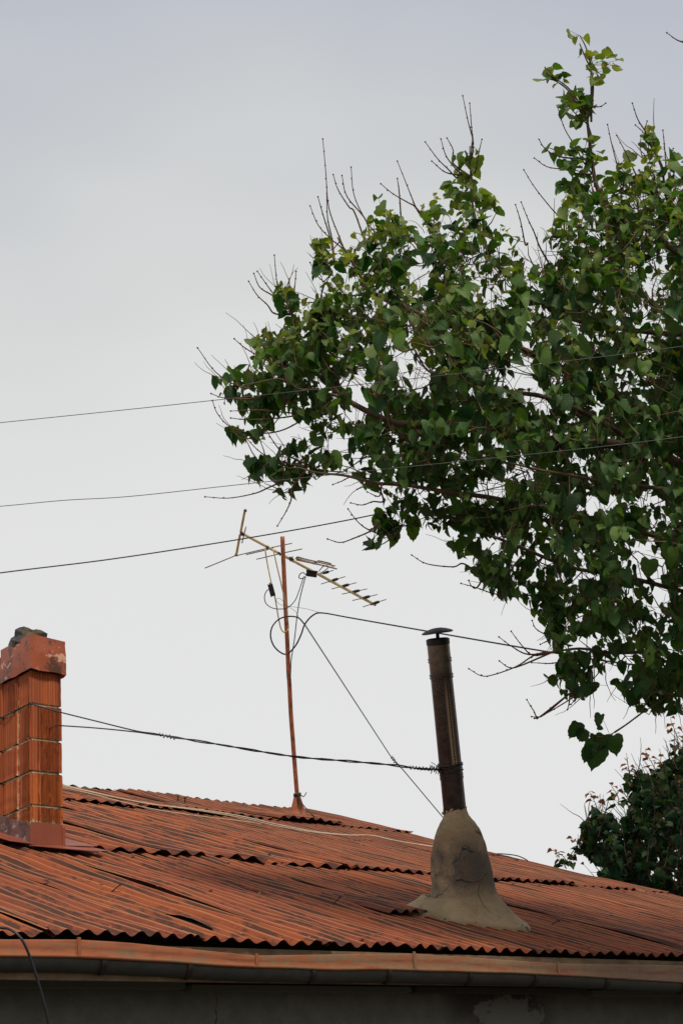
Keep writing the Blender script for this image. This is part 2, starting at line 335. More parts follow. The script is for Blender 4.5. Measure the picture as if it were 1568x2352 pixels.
# walls: an extruded pentagon with UVs in metres
def wall_panel(pts3, uvs):
    mb = MB(); mb.add(pts3, [tuple(range(len(pts3)))]); return mb.build('wall', M_wall, house, smooth=False, uv=uvs)
def wallc(b): return (b*math.tan(SLOPE) if b < RIDGE_B else (BACKB-b)*math.tan(SLOPE)) - .06
aL, aR = A0+.25, A1-.25
wall_panel([H(aL, WB, EAVE_C), H(aR, WB, EAVE_C), H(aR, WB, wallc(WB)), H(aL, WB, wallc(WB))], [(aL, EAVE_C), (aR, EAVE_C), (aR, wallc(WB)), (aL, wallc(WB))])
BB = BACKB-WB
wall_panel([H(aR, BB, EAVE_C), H(aL, BB, EAVE_C), H(aL, BB, wallc(BB)), H(aR, BB, wallc(BB))], [(0, EAVE_C), (9, EAVE_C), (9, 0), (0, 0)])
for aa in (aL, aR):
    wall_panel([H(aa, WB, EAVE_C), H(aa, BB, EAVE_C), H(aa, BB, wallc(BB)), H(aa, RIDGE_B, wallc(RIDGE_B)), H(aa, WB, wallc(WB))][::(1 if aa == aR else -1)],
               [(20+WB, EAVE_C), (20+BB, EAVE_C), (20+BB, 0), (20+RIDGE_B, wallc(RIDGE_B)), (20+WB, 0)][::(1 if aa == aR else -1)])
# fascia and soffit boards under the sheet edge
mb = MB(); mb.box(H((A0+A1)/2, .022, -.110), EE*(A1-A0)/2, NN*.010, ZZ*.080); mb.build('fascia_board', M_wood, house, smooth=False)
mb = MB(); mb.box(H((A0+A1)/2, .21, -.085), EE*(A1-A0)/2, NN*.148, ZZ*.01); mb.build('soffit_board', M_gut, house, smooth=False)
for k in range(7):   # short top plate bricks under the eave give the rough lower line
    mb = MB(); a = -3+k*1.5; mb.box(H(a, .33, -.158-.006*k-.004*(k % 3)), EE*(.74-.02*(k % 2)), NN*.045, ZZ*.014); mb.build('wall_trim', M_wall, house, smooth=False, uv=[(a, 0)]*8)

def sheet(a0, a1, u0, u1, wave, amp, ph, lift0, lift1, seed, nu=22, bump=None, mirror=False, sag=.004, skew=0.0):
    na = int(round((a1-a0)/wave*8)); A = np.linspace(a0, a1, na+1); U = np.linspace(0, 1, nu+1)**1.0
    vs, uvs, cr = [], [], []
    for j, t in enumerate(U):
        for i, a in enumerate(A):
            s = (a-a0)/(a1-a0)
            e0 = .018*fn(a*1.7, seed*3.1) + .010*fn(a*9, seed)
            u = (u0+e0)*(1-t) + u1*t
            w = wave
            phs = 2*math.pi*(a-a0)/w + ph + (1.9 if u0 < 1 else 1.0)*fn(a*1.5, u*.6, seed) + (1.1 if u0 < 1 else .5)*fn(a*4.5, u*.3, seed+5)
            am = amp*(1+.45*fn(a*4, seed, u*.7))
            # a rounded crest and broader valley, as pressed sheet that has been walked on
            sv = math.sin(phs)
            h = am*sv + lift0*(1-t)**3 + lift1*t + sag*3*fn(a*.9, u*.8, seed*1.3) + sag*1.5*fn(a*5, u*2.2, seed)
            if t < .12: h += (1-t/.12)*(.010*fn(a*3.1, seed*7.7)+.012*max(0, fn(a*1.3, seed*2.2)))
            if bump: h += bump(a, u, s, t)
            aa = a + skew*t + .010*fn(u*1.4, seed) + .006*fn(u*3.3, a*2, seed)
            if mirror: p = S(aa, u, h); q = p-OO; b = q@NN; p = OO + EE*(q@EE) + NN*(BACKB-b) + ZZ*(q@ZZ)
            else: p = S(aa, u, h)
            vs.append(p); uvs.append((a, u)); cr.append(sv)
    n = na+1; fs = [(j*n+i, j*n+i+1, (j+1)*n+i+1, (j+1)*n+i) for j in range(nu) for i in range(na)]
    if mirror: fs = [f[::-1] for f in fs]
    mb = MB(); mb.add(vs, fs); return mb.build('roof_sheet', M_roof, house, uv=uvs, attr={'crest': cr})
# the split that gapes in the lower row
q0, q1 = on_roof(372, 2107)-OO, on_roof(487, 2141)-OO
SPL = [(q0@EE, q0@UU), (q1@EE, q1@UU)]
rows = [(-.01, 3.13, .097, .0125, .012, 0), (2.95, 6.60, .112, .0125, .034, 1), (6.42, RU, .122, .0135, .040, 2)]
W_ = .80; sid = 0
for (u0, u1, wv, am, lift, r) in rows:
    a = A0; k = 0
    while a < A1-.05:
        wid = W_*(1 if r != 1 else 1.06); a1 = min(a+wid+wv*.8, A1)
        if A1-a1 < .2: a1 = A1
        w_ = wv; am_ = am
        if r == 1 and a < 1.9: w_, am_ = .165, .017
        if r == 0: w_ = wv*random.choice((1, 1.04, .96, 1.1))
        bmp = None
        if r == 0 and abs(a-SPL[0][0]) < 3:
            def bmp(a_, u_, s_, t_, P0=SPL[0], P1=SPL[1]):
                # lift of the edge on the near side of the split
                return 0.0
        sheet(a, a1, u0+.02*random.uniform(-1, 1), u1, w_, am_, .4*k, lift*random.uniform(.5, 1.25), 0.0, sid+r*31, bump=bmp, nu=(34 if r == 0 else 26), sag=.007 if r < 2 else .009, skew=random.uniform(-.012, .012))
        sid += 1; k += 1
        if a1 >= A1: break
        a += wid
a = A0
while a < A1-.05:      # the far slope
    a1 = min(a+1.7, A1)
    if A1-a1 < .3: a1 = A1
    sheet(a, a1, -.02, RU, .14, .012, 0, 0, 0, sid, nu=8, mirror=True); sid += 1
    if a1 >= A1: break
    a = a1-.1
# patch sheets tucked under the clay flue base and the curling flap over the split
def patch(a0, a1, u0, u1, h, seed, wv=.095, am=.012):
    na = max(4, int((a1-a0)/wv*8)); vs, uvs, cr = [], [], []; nu = 10
    for j in range(nu+1):
        for i in range(na+1):
            t = j/nu; s = i/na; a = a0+(a1-a0)*s; u = u0+(u1-u0)*t + (.07*fn(a*2.3, seed)+.02*fn(a*8, seed))*(1-t)
            sv = math.sin(2*math.pi*a/wv+seed); vs.append(S(a, u, .018+h*(1-t)+am*sv+.012*fn(a*4, u*3, seed))); uvs.append((a, u)); cr.append(sv)
    mb = MB(); mb.add(vs, [(j*(na+1)+i, j*(na+1)+i+1, (j+1)*(na+1)+i+1, (j+1)*(na+1)+i) for j in range(nu) for i in range(na)])
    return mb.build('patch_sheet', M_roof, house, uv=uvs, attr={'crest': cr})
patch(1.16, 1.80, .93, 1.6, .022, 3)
# gaping split: a black strip paints the hole's shade beneath a curled-up lip
d_ = V(SPL[1][0]-SPL[0][0], SPL[1][1]-SPL[0][1]); vs = []; n_ = 14; cr = []; uvs = []
for i in range(n_+1):
    s = i/n_; a = SPL[0][0]+d_[0]*s; u = SPL[0][1]+d_[1]*s; o_ = math.sin(math.pi*s)**.8
    for (da, hh) in ((.14, .006), (.07, .016+.012*o_), (.0, .016+.020*o_)):
        vs.append(S(a+da*o_, u, hh+.003*fn(s*9))); cr.append(.2 if da else .9); uvs.append((a+da, u))
mb = MB(); mb.add(vs, [(i*3+j, (i+1)*3+j, (i+1)*3+j+1, i*3+j+1)[::-1] for i in range(n_) for j in range(2)])
mb.build('torn_flap', M_roof, house, uv=uvs, attr={'crest': cr})
mb = MB(); mb.add([S(SPL[0][0]+d_[0]*s+dd, SPL[0][1]+d_[1]*s, .017) for s in np.linspace(.02, .98, 9) for dd in (-.022*math.sin(math.pi*s), .10*math.sin(math.pi*s)+.002)], [(2*i, 2*i+2, 2*i+3, 2*i+1) for i in range(8)])
mb.build('split_shade_strip', M_soot_shade, house)
# nails standing proud of the sheets
for (x0, y0, x1, y1) in ((263, 2043, 276, 2032), (764, 2078, 780, 2060.5), (1267, 2123, 1282, 2114), (409, 1838, 409, 1829), (425, 1842, 425.5, 1832), (619, 1972, 619, 1963)):
    b0 = on_roof(x0, y0, .01); k = (b0-CAM)@fwd; b1 = P(x1, y1, k-.02); b0 = b0-nrm(b1-b0)*.03
    mb = MB(); mb.tube([b0, b1], .0035*k/9, 6); mb.tube([b1, b1+nrm(b1-b0)*.006], [.009*k/9, .008*k/9], 8); mb.build('nail', M_nail, house)
# small roofing screws with washers: alike, too small to single out
mb = MB()
for (u0, u1, wv, am, lift, r) in rows:
    for uu in (u0+.10, (u0+u1)/2-.1, u1-.35):
        for a in np.arange(A0+.2, A1-.1, .37):
            p = S(a+random.uniform(-.04, .04), uu+random.uniform(-.03, .03), .018+random.random()*.006); mb.tube([p, p+RN*.008], [.014, .006], 7)
tag(mb.build('roofing_screws', M_flash, house), kind='stuff')
# gutter: sections with drooping joints
GT = [(-900, 2120), (-300, 2150), (0, 2158), (175, 2158), (290, 2165), (582, 2195), (784, 2192), (944, 2190), (1271, 2213), (1568, 2218), (2300, 2255), (3500, 2290)]
GB = [(-900, 2165), (-300, 2188), (0, 2195), (175, 2197), (290, 2203), (582, 2221), (784, 2226), (944, 2227), (1271, 2238), (1568, 2256), (2300, 2280), (3500, 2310)]
def gline(tab, b=-.07):
    q = [on_plane(x, y, b)-OO for x, y in tab]; return np.array([p@EE for p in q]), np.array([p@ZZ for p in q])
ga, gc = gline(GT); ba, bc = gline(GB)
sec_px = [-900, 175, 582, 944, 1271, 1900, 3500]; sec_a = [max(A0, (on_plane(x, 2190, -.07)-OO)@EE) for x in sec_px]; sec_a[-1] = A1
for i in range(len(sec_a)-1):
    s0, s1 = sec_a[i]-.004, sec_a[i+1]+.02
    if s1 <= s0+.05: continue
    tr, fc = MB(), MB(); vt, vf = [], []; N_ = 14; nt = nf = 0
    oo_ = .003 if i % 2 else 0.0
    for j in range(N_+1):
        a = s0+(s1-s0)*j/N_; top = np.interp(a, ga, gc); bot = np.interp(a, ba, bc)+.004*fn(a*3); dent = .005*fn(a*5, 2)
        face = [(-.060, top-.004), (-.074, top), (-.078-oo_, top-.006), (-.074-oo_+dent, (top+bot)/2), (-.072-oo_+dent, bot+.010), (-.082-oo_, bot+.006), (-.084-oo_, bot-.002), (-.074-oo_, bot-.008), (-.064, bot-.004)]
        under = [(-.068, bot), (-.070, bot-.012), (-.060, bot-.034), (-.036, bot-.052), (-.004, bot-.058), (.020, bot-.040), (.027, top-.02), (.027, top+.01)]
        nf = len(face); nt = len(under)
        vf += [H(a, b, c) for b, c in face]; vt += [H(a, b, c) for b, c in under]
    tr.add(vt, [(j*nt+k, (j+1)*nt+k, (j+1)*nt+k+1, j*nt+k+1) for j in range(N_) for k in range(nt-1)])
    fc.add(vf, [(j*nf+k, (j+1)*nf+k, (j+1)*nf+k+1, j*nf+k+1) for j in range(N_) for k in range(nf-1)])
    t_ = tr.build('gutter_section', M_gut, house); fc.build('gutter_face', M_gutf, t_, uv=[((q_-OO)@EE, (q_-OO)@ZZ) for q_ in vf])
    # solder joint strap
    a = s1-.012; top = np.interp(a, ga, gc); bot = np.interp(a, ba, bc)
    mb = MB(); mb.box(H(a, -.083, (top+bot)/2+.004), EE*.008, NN*.004, ZZ*((top-bot)/2+.004)); mb.build('joint_strap', M_gutf, t_, smooth=False, uv=[(a+.3, 0)]*8)
for px in (-150, 235, 432, 715, 889, 1074, 1224, 1386, 1559, 1790):
    p = on_plane(px, 2235, -.05)-OO; a = p@EE; bot = np.interp(a, ba, bc); mb = MB(); vs = []
    prof = [(-.080, bot-.004), (-.080, bot-.016), (-.066, bot-.042), (-.038, bot-.060), (-.004, bot-.066), (.026, bot-.046), (.034, bot+.05)]
    for da in (-.013, .013):
        for b, c in prof: vs.append(H(a+da+(b+.07)*.35, b, c))
    L = len(prof); mb.add(vs, [(k, k+1, L+k+1, L+k) for k in range(L-1)]); o = mb.build('gutter_bracket', M_brk, house)

# ------------------------------------------------------------------ brick chimney
rc = on_roof(136, 1957)-OO; ca1 = rc@EE+.02; cb0 = rc@NN   # right front corner foot
CW = .222; ca0 = ca1-CW; CD = .56
def hz(px, py, b): return (on_plane(px, py, b)-OO)@ZZ
chim = thing('brick_chimney', H((ca0+ca1)/2, cb0, rc@ZZ), 'square chimney of ribbed orange clay blocks with a dented red metal cap', 'chimney')
zj = [hz(69, y, cb0) for y in (1962, 1897, 1848.6, 1770.6, 1695.5, 1615.5, 1536)]; ztop = hz(72, 1531, cb0)
def ribbed_block(a0, a1, b0, b1, z0, z1, seed, smear_l=0.0, base=False):
    # outline with vertical flutes on the four sides, ring by ring up the block
    r = random.Random(seed); pts = []; flut = []
    sides = [((a0, b0), (a1, b0), 11, (0, -1)), ((a1, b0), (a1, b1), 9, (1, 0)), ((a1, b1), (a0, b1), 11, (0, 1)), ((a0, b1), (a0, b0), 9, (-1, 0))]
    smooth_mid = r.random() < .45
    sm = []
    for si, ((x0, y0), (x1, y1), n, (nx, ny)) in enumerate(sides):
        for k in range(n):
            for q, dep in ((.12, 0), (.5, 1)):
                t = (k+q)/n
                mid = smooth_mid and .3 < t < 1
                d = -.0035 if dep and not mid else 0.0
                for tt in ((t-.10, t+.10) if dep else (t,)):
                    x = x0+(x1-x0)*tt; y = y0+(y1-y0)*tt; pts.append((x+nx*d, y+ny*d)); flut.append(1.0 if dep and not mid else 0.0)
                    # the left (west) side carries smeared mortar along the vertical joint
                    sm.append(max(0, 1-abs(y-b1)/.045)*smear_l if si == 3 else 0.0)
    n = len(pts); zs = [z0, z0+.004, z0+.03, z0+.07, (z0+z1)/2, z1-.05, z1-.02, z1-.004, z1]; vs = []; sme = []; gr = []
    for i, z in enumerate(zs):
        ins = .0035 if i in (0, len(zs)-1) else 0
        ja = .0015*r.uniform(-1, 1)
        for (x, y), fl, s_ in zip(pts, flut, sm):
            mx_, my_ = (a0+a1)/2, (b0+b1)/2; vs.append(H(x-(x-mx_)*ins*8+ja, y-(y-my_)*ins*8, z))
            e = max(0, 1-min(z-z0, z1-z)/.026)*.95; b_ = max(0, 1-(z-z0)/.10)*.9 if base else 0
            sme.append(max(s_, e*.75*(.4+.6*(y > b0+.03 or x > -9)), b_)); gr.append(fl)
    fs = [(i*n+k, i*n+(k+1) % n, (i+1)*n+(k+1) % n, (i+1)*n+k) for i in range(len(zs)-1) for k in range(n)]
    fs.append(tuple((len(zs)-1)*n+k for k in range(n))); fs.append(tuple(range(n))[::-1])
    mb = MB(); mb.add(vs, fs); return mb.build('brick', M_brick, chim, smooth=False, uv=[(0, 0)]*len(vs), attr={'smear': sme, 'groove': gr})
for i in range(len(zj)-1):
    z0, z1 = zj[i]+.006, zj[i+1]-.006; off = .003*random.uniform(-1, 1)
    for k, (b0, b1) in enumerate(((0, .168), (.180, .37), (.382, CD))):
        ribbed_block(ca0+off, ca1+off, cb0+b0+off*.5, cb0+b1, z0, z1, i*7+k, .95 if k == 0 else .3, base=(i <= 1))
mb = MB(); mb.box(H((ca0+ca1)/2, cb0+CD/2, (zj[0]+zj[-1])/2-.15), EE*(CW/2-.0075), NN*(CD/2-.0075), ZZ*((zj[-1]-zj[0])/2+.14)); mb.build('mortar_joint', M_mort, chim, smooth=False)
# dented sheet-metal cap
def sheet_box(a0, a1, b0, b1, z0, z1, tilt, seed, name, mat, parent, flare=.0):
    n = 10; vs = []; ring = []
    for (x0, y0, x1, y1) in ((a0, b0, a1, b0), (a1, b0, a1, b1), (a1, b1, a0, b1), (a0, b1, a0, b0)):
        for k in range(n): ring.append((x0+(x1-x0)*k/n, y0+(y1-y0)*k/n))
    zs = 7; mx_, my_ = (a0+a1)/2, (b0+b1)/2
    for j in range(zs+1):
        t = j/zs
        for (x, y) in ring:
            w = 1+flare*(.5-t); d = .006*fn(x*14, y*14, t*3+seed); corner = min(abs(x-a0), abs(x-a1))+min(abs(y-b0), abs(y-b1))
            bul = .010*math.sin(math.pi*t)*min(1, corner/.08)
            nx, ny = (x-mx_), (y-my_); L = math.hypot(nx, ny)
            zz = z0+(z1-z0)*t + tilt*(x-mx_) + (.016*fn(x*9, y*9, seed+3) if j == 0 else 0)
            vs.append(H(mx_+nx*w+nx/L*(d+bul), my_+ny*w+ny/L*(d+bul), zz))
    m_ = len(ring); fs = [(j*m_+k, j*m_+(k+1) % m_, (j+1)*m_+(k+1) % m_, (j+1)*m_+k) for j in range(zs) for k in range(m_)]
    fs.append(tuple(zs*m_+k for k in range(m_)))
    # inward hem at the bottom so that it has thickness seen from below
    hem = [H(mx_+(x-mx_)*.86, my_+(y-my_)*.90, z0+.01+tilt*(x-mx_)) for x, y in ring]; b_ = len(vs); vs += hem
    fs += [(k, b_+k, b_+(k+1) % m_, (k+1) % m_) for k in range(m_)]
    mb = MB(); mb.add(vs, fs); o = mb.build(name, mat, parent)
    md = o.modifiers.new('edge', 'EDGE_SPLIT'); md.split_angle = math.radians(40); return o
zc0 = zj[-1]-.015; zc1 = hz(75, 1459, cb0-.03)
sheet_box(ca0-.022, ca1+.030, cb0-.035, cb0+.37, zc0, zc1, -.06, 2, 'metal_cap', M_cap, chim, .03)
c2 = sheet_box(ca0-.012, ca1+.02, cb0+.385, cb0+.66, zc0-.03, zc1-.04, .0, 9, 'metal_cap', M_cap, chim)
# flashing: apron, side plates, roof flanges
zf = zj[1]+.004
mb = MB(); mb.box(H((ca0+ca1)/2, cb0-.007, (zf+rc@ZZ)/2-.01), EE*(CW/2+.006), NN*.003, ZZ*((zf-rc@ZZ)/2+.03)); mb.build('front_flashing', M_flash, chim, smooth=False)
for sgn, aa in ((-1, ca0-.008), (1, ca1+.008)):
    tn = math.tan(SLOPE); z_ = rc@ZZ
    vs = [H(aa+da, cb0-.010+b, c) for da in (-.003, .003) for b, c in ((0, z_-.03), (CD+.02, z_-.03+CD*tn), (CD+.02, zf+CD*tn*.9+.03), (.05, zf+.02), (0, zf-.012))]
    mb = MB(); mb.add(vs, [(0, 1, 2, 3, 4), (9, 8, 7, 6, 5)]+[(k, 5+k, 5+(k+1) % 5, (k+1) % 5) for k in range(5)]); mb.build('side_flashing', M_flash if sgn > 0 else mat_paint('grey_flashing_paint', (.16, .075, .062), (.07, .04, .035), (.30, .22, .2), 12, .5, .5), chim, smooth=False)
    mb = MB(); mb.box(H(aa+sgn*.001, cb0-.013, (zf+z_)/2), EE*.010, NN*.004, ZZ*((zf-z_)/2)); mb.build('corner_seam', M_flash, chim, smooth=False)
def flange(pts, h, name='roof_flange'):
    mb = MB(); n = len(pts); vs = [S(a, u, hh) for a, u, hh in pts]; vs2 = [v-RN*.003 for v in vs]
    mb.add(vs+vs2, [tuple(range(n)), tuple(range(2*n-1, n-1, -1))]+[(k, n+k, n+(k+1) % n, (k+1) % n) for k in range(n)]); return mb.build(name, M_flash, chim, smooth=False)
ua = rc@UU
flange([(ca0-.10, ua-.13, .045), (ca1+.12, ua-.15, .040), (ca1+.26, ua-.15, .050), (ca1+.20, ua-.01, .050), (ca1+.012, ua+.02, .034), (ca0-.008, ua+.02, .034)], .03)
flange([(ca1+.010, ua-.01, .046), (ca1+.24, ua-.04, .062), (ca1+.16, ua+.55, .05), (ca1+.010, ua+.62, .05)], .03)
flange([(ca0-.008, ua-.05, .046), (ca0-.20, ua-.06, .055), (ca0-.20, ua+.62, .05), (ca0-.008, ua+.62, .05)], .03)

# the stone weighting the cap
pc = H((ca0+ca1)/2-.035, cb0+.17, zc1-.01)
mb = MB(); n_, m_ = 18, 12; vs, fs = [], []
for i in range(m_+1):
    th = math.pi*i/m_
    for k in range(n_):
        ph_ = 2*math.pi*k/n_; d = np.array([math.sin(th)*math.cos(ph_), math.sin(th)*math.sin(ph_), math.cos(th)])
        r = 1 + .34*fn(*(d*1.5+3.3)) + .20*fn(*(d*3.4)) + .10*fn(*(d*7))
        r += .12*max(0, fn(*(d*2.2+8)))
        q = EE*(d[0]*.115*r) + NN*(d[1]*.15*r) + ZZ*max(-.02, d[2]*.095*r+.03); vs.append(pc+q)
fs = [(i*n_+k, (i+1)*n_+k, (i+1)*n_+(k+1) % n_, i*n_+(k+1) % n_) for i in range(m_) for k in range(n_)]
mb.add(vs, fs); o = mb.build('stone', M_rock, None, pc, smooth=False); tag(o, 'dark jagged stone weighing down the red chimney cap', 'stone')

# ------------------------------------------------------------------ stove flue in its clay bell
BC = S(1.90, 1.04, 0); kz = (BC-CAM)@fwd
flue = thing('stove_flue', BC, 'leaning sooty stovepipe rising from a bell-shaped clay base beside the roof edge', 'stovepipe')
prof = [(2076, 1064.5, 84), (2058, 1063.5, 75.5), (2031, 1062, 70.5), (1999, 1059.5, 69), (1967, 1056, 67), (1936, 1052, 60.5), (1917, 1050.5, 54.5), (1903, 1049, 47.5), (1890, 1048, 40.5), (1880, 1047, 34), (1870, 1046, 29), (1862, 1044.5, 27.4)]
NR = 56; vs = []; mid = []
def ringdir(k, n): 
    a = 2*math.pi*k/n; return a
SKA = [-90, -65, -40, 0, 45, 90, 135, 180, 205, 235, 270, 295, 320, 360, 405]; SKR = [.38, .47, .42, .33, .27, .27, .33, .47, .36, .34, .38, .47, .42, .33, .27]
for (fr, rr) in ((1.0, 1.78), (.66, 1.50), (.30, 1.22)):
    for k in range(NR):
        a = 2*math.pi*k/NR; ex = .24 if math.sin(a) < 0 else .0
        ro = float(np.interp(math.degrees(a), SKA, SKR))*(1+.05*fn(math.cos(a)*7, math.sin(a)*7, 4)); r_ = .20+(ro-.20)*fr; aa = math.cos(a)*r_; bb = math.sin(a)*r_
        hh = {1.78: .030, 1.50: .060, 1.22: .135}[rr]+.006*fn(aa*20, bb*20)
        vs.append(S(1.90+aa, 1.04+bb, hh)); mid.append(0)
vax = nrm(np.cross(ray(1063, 2000), UP)); rx = nrm(RT-ZZ*(RT@ZZ)); ry = nrm(np.cross(ZZ, rx))
for (y, x, w) in prof:
    c = P(x, y, kz); r_ = w/F*kz; t = (y-1862)/250
    for k in range(NR):
        # ring direction measured in the house frame so that rings stitch to the skirt
        a = 2*math.pi*k/NR; d = EE*math.cos(a)+NN*math.sin(a); a2 = math.atan2(d@ry, d@rx)
        sq = 1+.055*abs(math.cos(2*a2+.5))*min(1, max(0, t*1.4))
        nn_ = 1+.05*fn(math.cos(a)*1.8, math.sin(a)*1.8, y*.02)*min(1, t*3+.25)+.018*fn(math.cos(a)*6, math.sin(a)*6, y*.05)
        if y < 1880: nn_ += .05*fn(math.cos(a)*5, math.sin(a)*5, y*.3)
        dz = 8.0*fn(math.cos(a)*2.5, math.sin(a)*2.5, 9)/F*kz if y < 1866 else 0
        vs.append(c + d*r_*sq*nn_*.97 + ZZ*dz*2); mid.append(math.exp(-((y-2005)/50)**2)*1.0)
nr = 3+len(prof); fs = [(i*NR+k, i*NR+(k+1) % NR, (i+1)*NR+(k+1) % NR, (i+1)*NR+k) for i in range(nr-1) for k in range(NR)]
# lip back down under the skirt
b_ = len(vs); vs += [v-RN*.035 for v in vs[:NR]]; mid += [0]*NR; fs += [(b_+k, b_+(k+1) % NR, (k+1) % NR, k) for k in range(NR)]
mb = MB(); mb.add(vs, fs); bell = mb.build('clay_base', M_bell, flue, attr={'mid': mid})
sub = bell.modifiers.new('s', 'SUBSURF'); sub.levels = 2; sub.render_levels = 2
tx = bpy.data.textures.new('lumps', 'CLOUDS'); tx.noise_scale = .09; tx.noise_depth = 4
dm = bell.modifiers.new('d', 'DISPLACE'); dm.texture = tx; dm.strength = .018; dm.mid_level = .5
# mortar collar crumbs
mb = MB()
for k in range(26):
    a = random.uniform(0, 2*math.pi); y = 1866-random.uniform(-4, 9)-(8 if math.cos(a-.5) > .2 else 0)*random.random(); c = P(1044, y, kz)
    mb.ball(c+(EE*math.cos(a)+NN*math.sin(a))*.072, random.uniform(.005, .014), 6, 4, (1, 1, .8))
tag(mb.build('mortar_crumbs', M_bell, flue, attr={'mid': [0]*len(mb.v)}), kind='stuff')
def axis(y): return P(1044.6+(1005-1044.6)*(1866-y)/394, y, kz)
AX = nrm(axis(1472)-axis(1866)); ax_x = nrm(np.cross(AX, fwd)); ax_y = np.cross(AX, ax_x)
def cyl(y0, y1, r0, r1, name, mat, seam=False, parent=flue, rings=None, n=28, ripple=0):
    mb = MB(); vs, uvs = [], []; m_ = rings or 8
    for j in range(m_+1):
        t = j/m_; y = y0+(y1-y0)*t; c = axis(y); r = r0+(r1-r0)*t
        for k in range(n):
            a = 2*math.pi*k/n; rr = r*(1+.006*fn(math.cos(a)*3, math.sin(a)*3, y*.02)+ripple*math.sin(t*math.pi*4)**2); vs.append(c+(ax_x*math.cos(a)+ax_y*math.sin(a))*rr); uvs.append((k/n, (1866-y)/394))
    fs = [(j*n+k, j*n+(k+1) % n, (j+1)*n+(k+1) % n, (j+1)*n+k) for j in range(m_) for k in range(n)]
    mb.add(vs, fs); return mb.build(name, mat, parent, uv=uvs)
r0 = .0735
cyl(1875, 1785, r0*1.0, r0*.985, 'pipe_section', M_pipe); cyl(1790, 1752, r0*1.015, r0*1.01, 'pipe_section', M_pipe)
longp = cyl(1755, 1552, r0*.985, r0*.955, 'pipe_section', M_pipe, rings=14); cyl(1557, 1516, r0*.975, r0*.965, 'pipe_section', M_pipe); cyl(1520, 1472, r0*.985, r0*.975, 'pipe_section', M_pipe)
for y in (1786, 1779, 1765, 1754, 1556, 1550, 1519, 1513):
    cyl(y+1.5, y-1.5, r0*1.04, r0*1.035, 'pipe_band', M_pipe, ripple=.012)
cyl(1480, 1468, r0*1.02, r0*1.02, 'pipe_band', M_soot_shade); cyl(1482, 1466.5, r0*.9, r0*.9, 'pipe_lining', M_soot_shade)
# riveted seam that faces the camera
ang0 = None
mb = MB(); best = min(range(360), key=lambda d: (ax_x*math.cos(math.radians(d))+ax_y*math.sin(math.radians(d)))@fwd); a = math.radians(best)
for side in (-22, 22):
    d = ax_x*math.cos(a+math.radians(side))+ax_y*math.sin(a+math.radians(side))
    if d@RT > 0: aa_ = a+math.radians(side)
d = ax_x*math.cos(aa_)+ax_y*math.sin(aa_)
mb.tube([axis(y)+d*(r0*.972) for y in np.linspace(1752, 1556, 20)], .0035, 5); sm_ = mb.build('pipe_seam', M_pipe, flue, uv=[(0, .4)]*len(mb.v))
for i in range(26):
    y = 1742-i*6.6; mb = MB(); c_ = axis(y)+d*(r0*.972)+np.cross(AX, d)*.007*(.6+.4*fn(i*.7)); mb.ball(c_, .0048, 6, 4); mb.build('rivet', M_soot_shade, sm_)
# hat: spoked cowl on a stem
hc = P(1003.5, 1449, kz); tilt = nrm(AX+RT*.0)
hx = nrm(RT*1.0+UP*.14); hy = nrm(np.cross(UP, hx)*1.0); hn = nrm(UP*.99-RT*.12)
mb = MB(); vs = []; ncap = 30
for (r, h) in ((.0, .018), (.03, .016), (.06, .009), (.088, -.001), (.102, -.009), (.101, -.012), (.08, -.006), (.05, .002), (.0, .006)):
    for k in range(ncap):
        a = 2*math.pi*k/ncap; vs.append(hc+hx*math.cos(a)*r+hy*math.sin(a)*r*.8+hn*(h+.002*math.sin(3*a)))
mb.add(vs, [(i*ncap+k, i*ncap+(k+1) % ncap, (i+1)*ncap+(k+1) % ncap, (i+1)*ncap+k) for i in range(8) for k in range(ncap)]); mb.build('rain_hat', M_soot_shade, flue)
mb = MB(); mb.tube([axis(1476)+ax_y*0, hc-hn*.01, hc+hn*.012], [.012, .012, .026], 8); mb.build('hat_stem', M_soot_shade, flue)

# ------------------------------------------------------------------ wires between chimney, pipe and mast
kc = (H(ca0, cb0, 0)-CAM)@fwd
def wirepts(tab, k0, k1, n=6, t0=0.0):
    x0, x1 = tab[0][0], tab[-1][0]; out = []
    for x, y in tab: out.append(P(x, y, k0+(k1-k0)*((x-x0)/(x1-x0))))
    return spline(out, n)
tie = thing('tie_wire', P(390, 1693, 9.9), 'dark twisted tie wire stretched from the brick chimney to the stovepipe', 'wire')
kch = kc-.02; kp = kz-.05
s1 = wirepts([(69, 1616), (128, 1633), (220, 1656), (314, 1679), (369, 1688), (500, 1709), (670, 1737), (800, 1748), (900, 1757), (960, 1765), (1010, 1767)], kch, kp)
s2 = wirepts([(130, 1666), (219, 1672), (301, 1680), (369, 1688.5), (500, 1710), (670, 1737), (800, 1748.5), (900, 1757.5), (960, 1765.5), (1010, 1768)], kch+.05, kp)
def twist(pts, amp, ph, x_from):
    out = []
    for i, p in enumerate(pts):
        x = proj(p)[0]; w = amp*min(1, max(0, (x-x_from)/60)); a = x*.055+ph; out.append(p+UP*math.cos(a)*w+fwd*math.sin(a)*w)
    return out
for s_, ph_ in ((s1, 0), (s2, math.pi)):
    mb = MB(); mb.tube(twist(s_, .0045, ph_, 310), .0042, 6); mb.build('wire_strand', M_wire, tie)
def coil(c0, c1, r, turns, rad, k, n=10, wob=.4):
    c0, c1 = P(*c0, k), P(*c1, k); ax = nrm(c1-c0); x = nrm(np.cross(ax, fwd)); y = np.cross(ax, x); pts = []
    for i in range(turns*n+1):
        t = i/(turns*n); a = 2*math.pi*turns*t; rr = r*(1+wob*fn(i*.31, turns)); pts.append(c0+(c1-c0)*(t+.02*fn(i*.5))+(x*math.cos(a)+y*math.sin(a))*rr)
    mb = MB(); mb.tube(pts, rad, 5); return mb
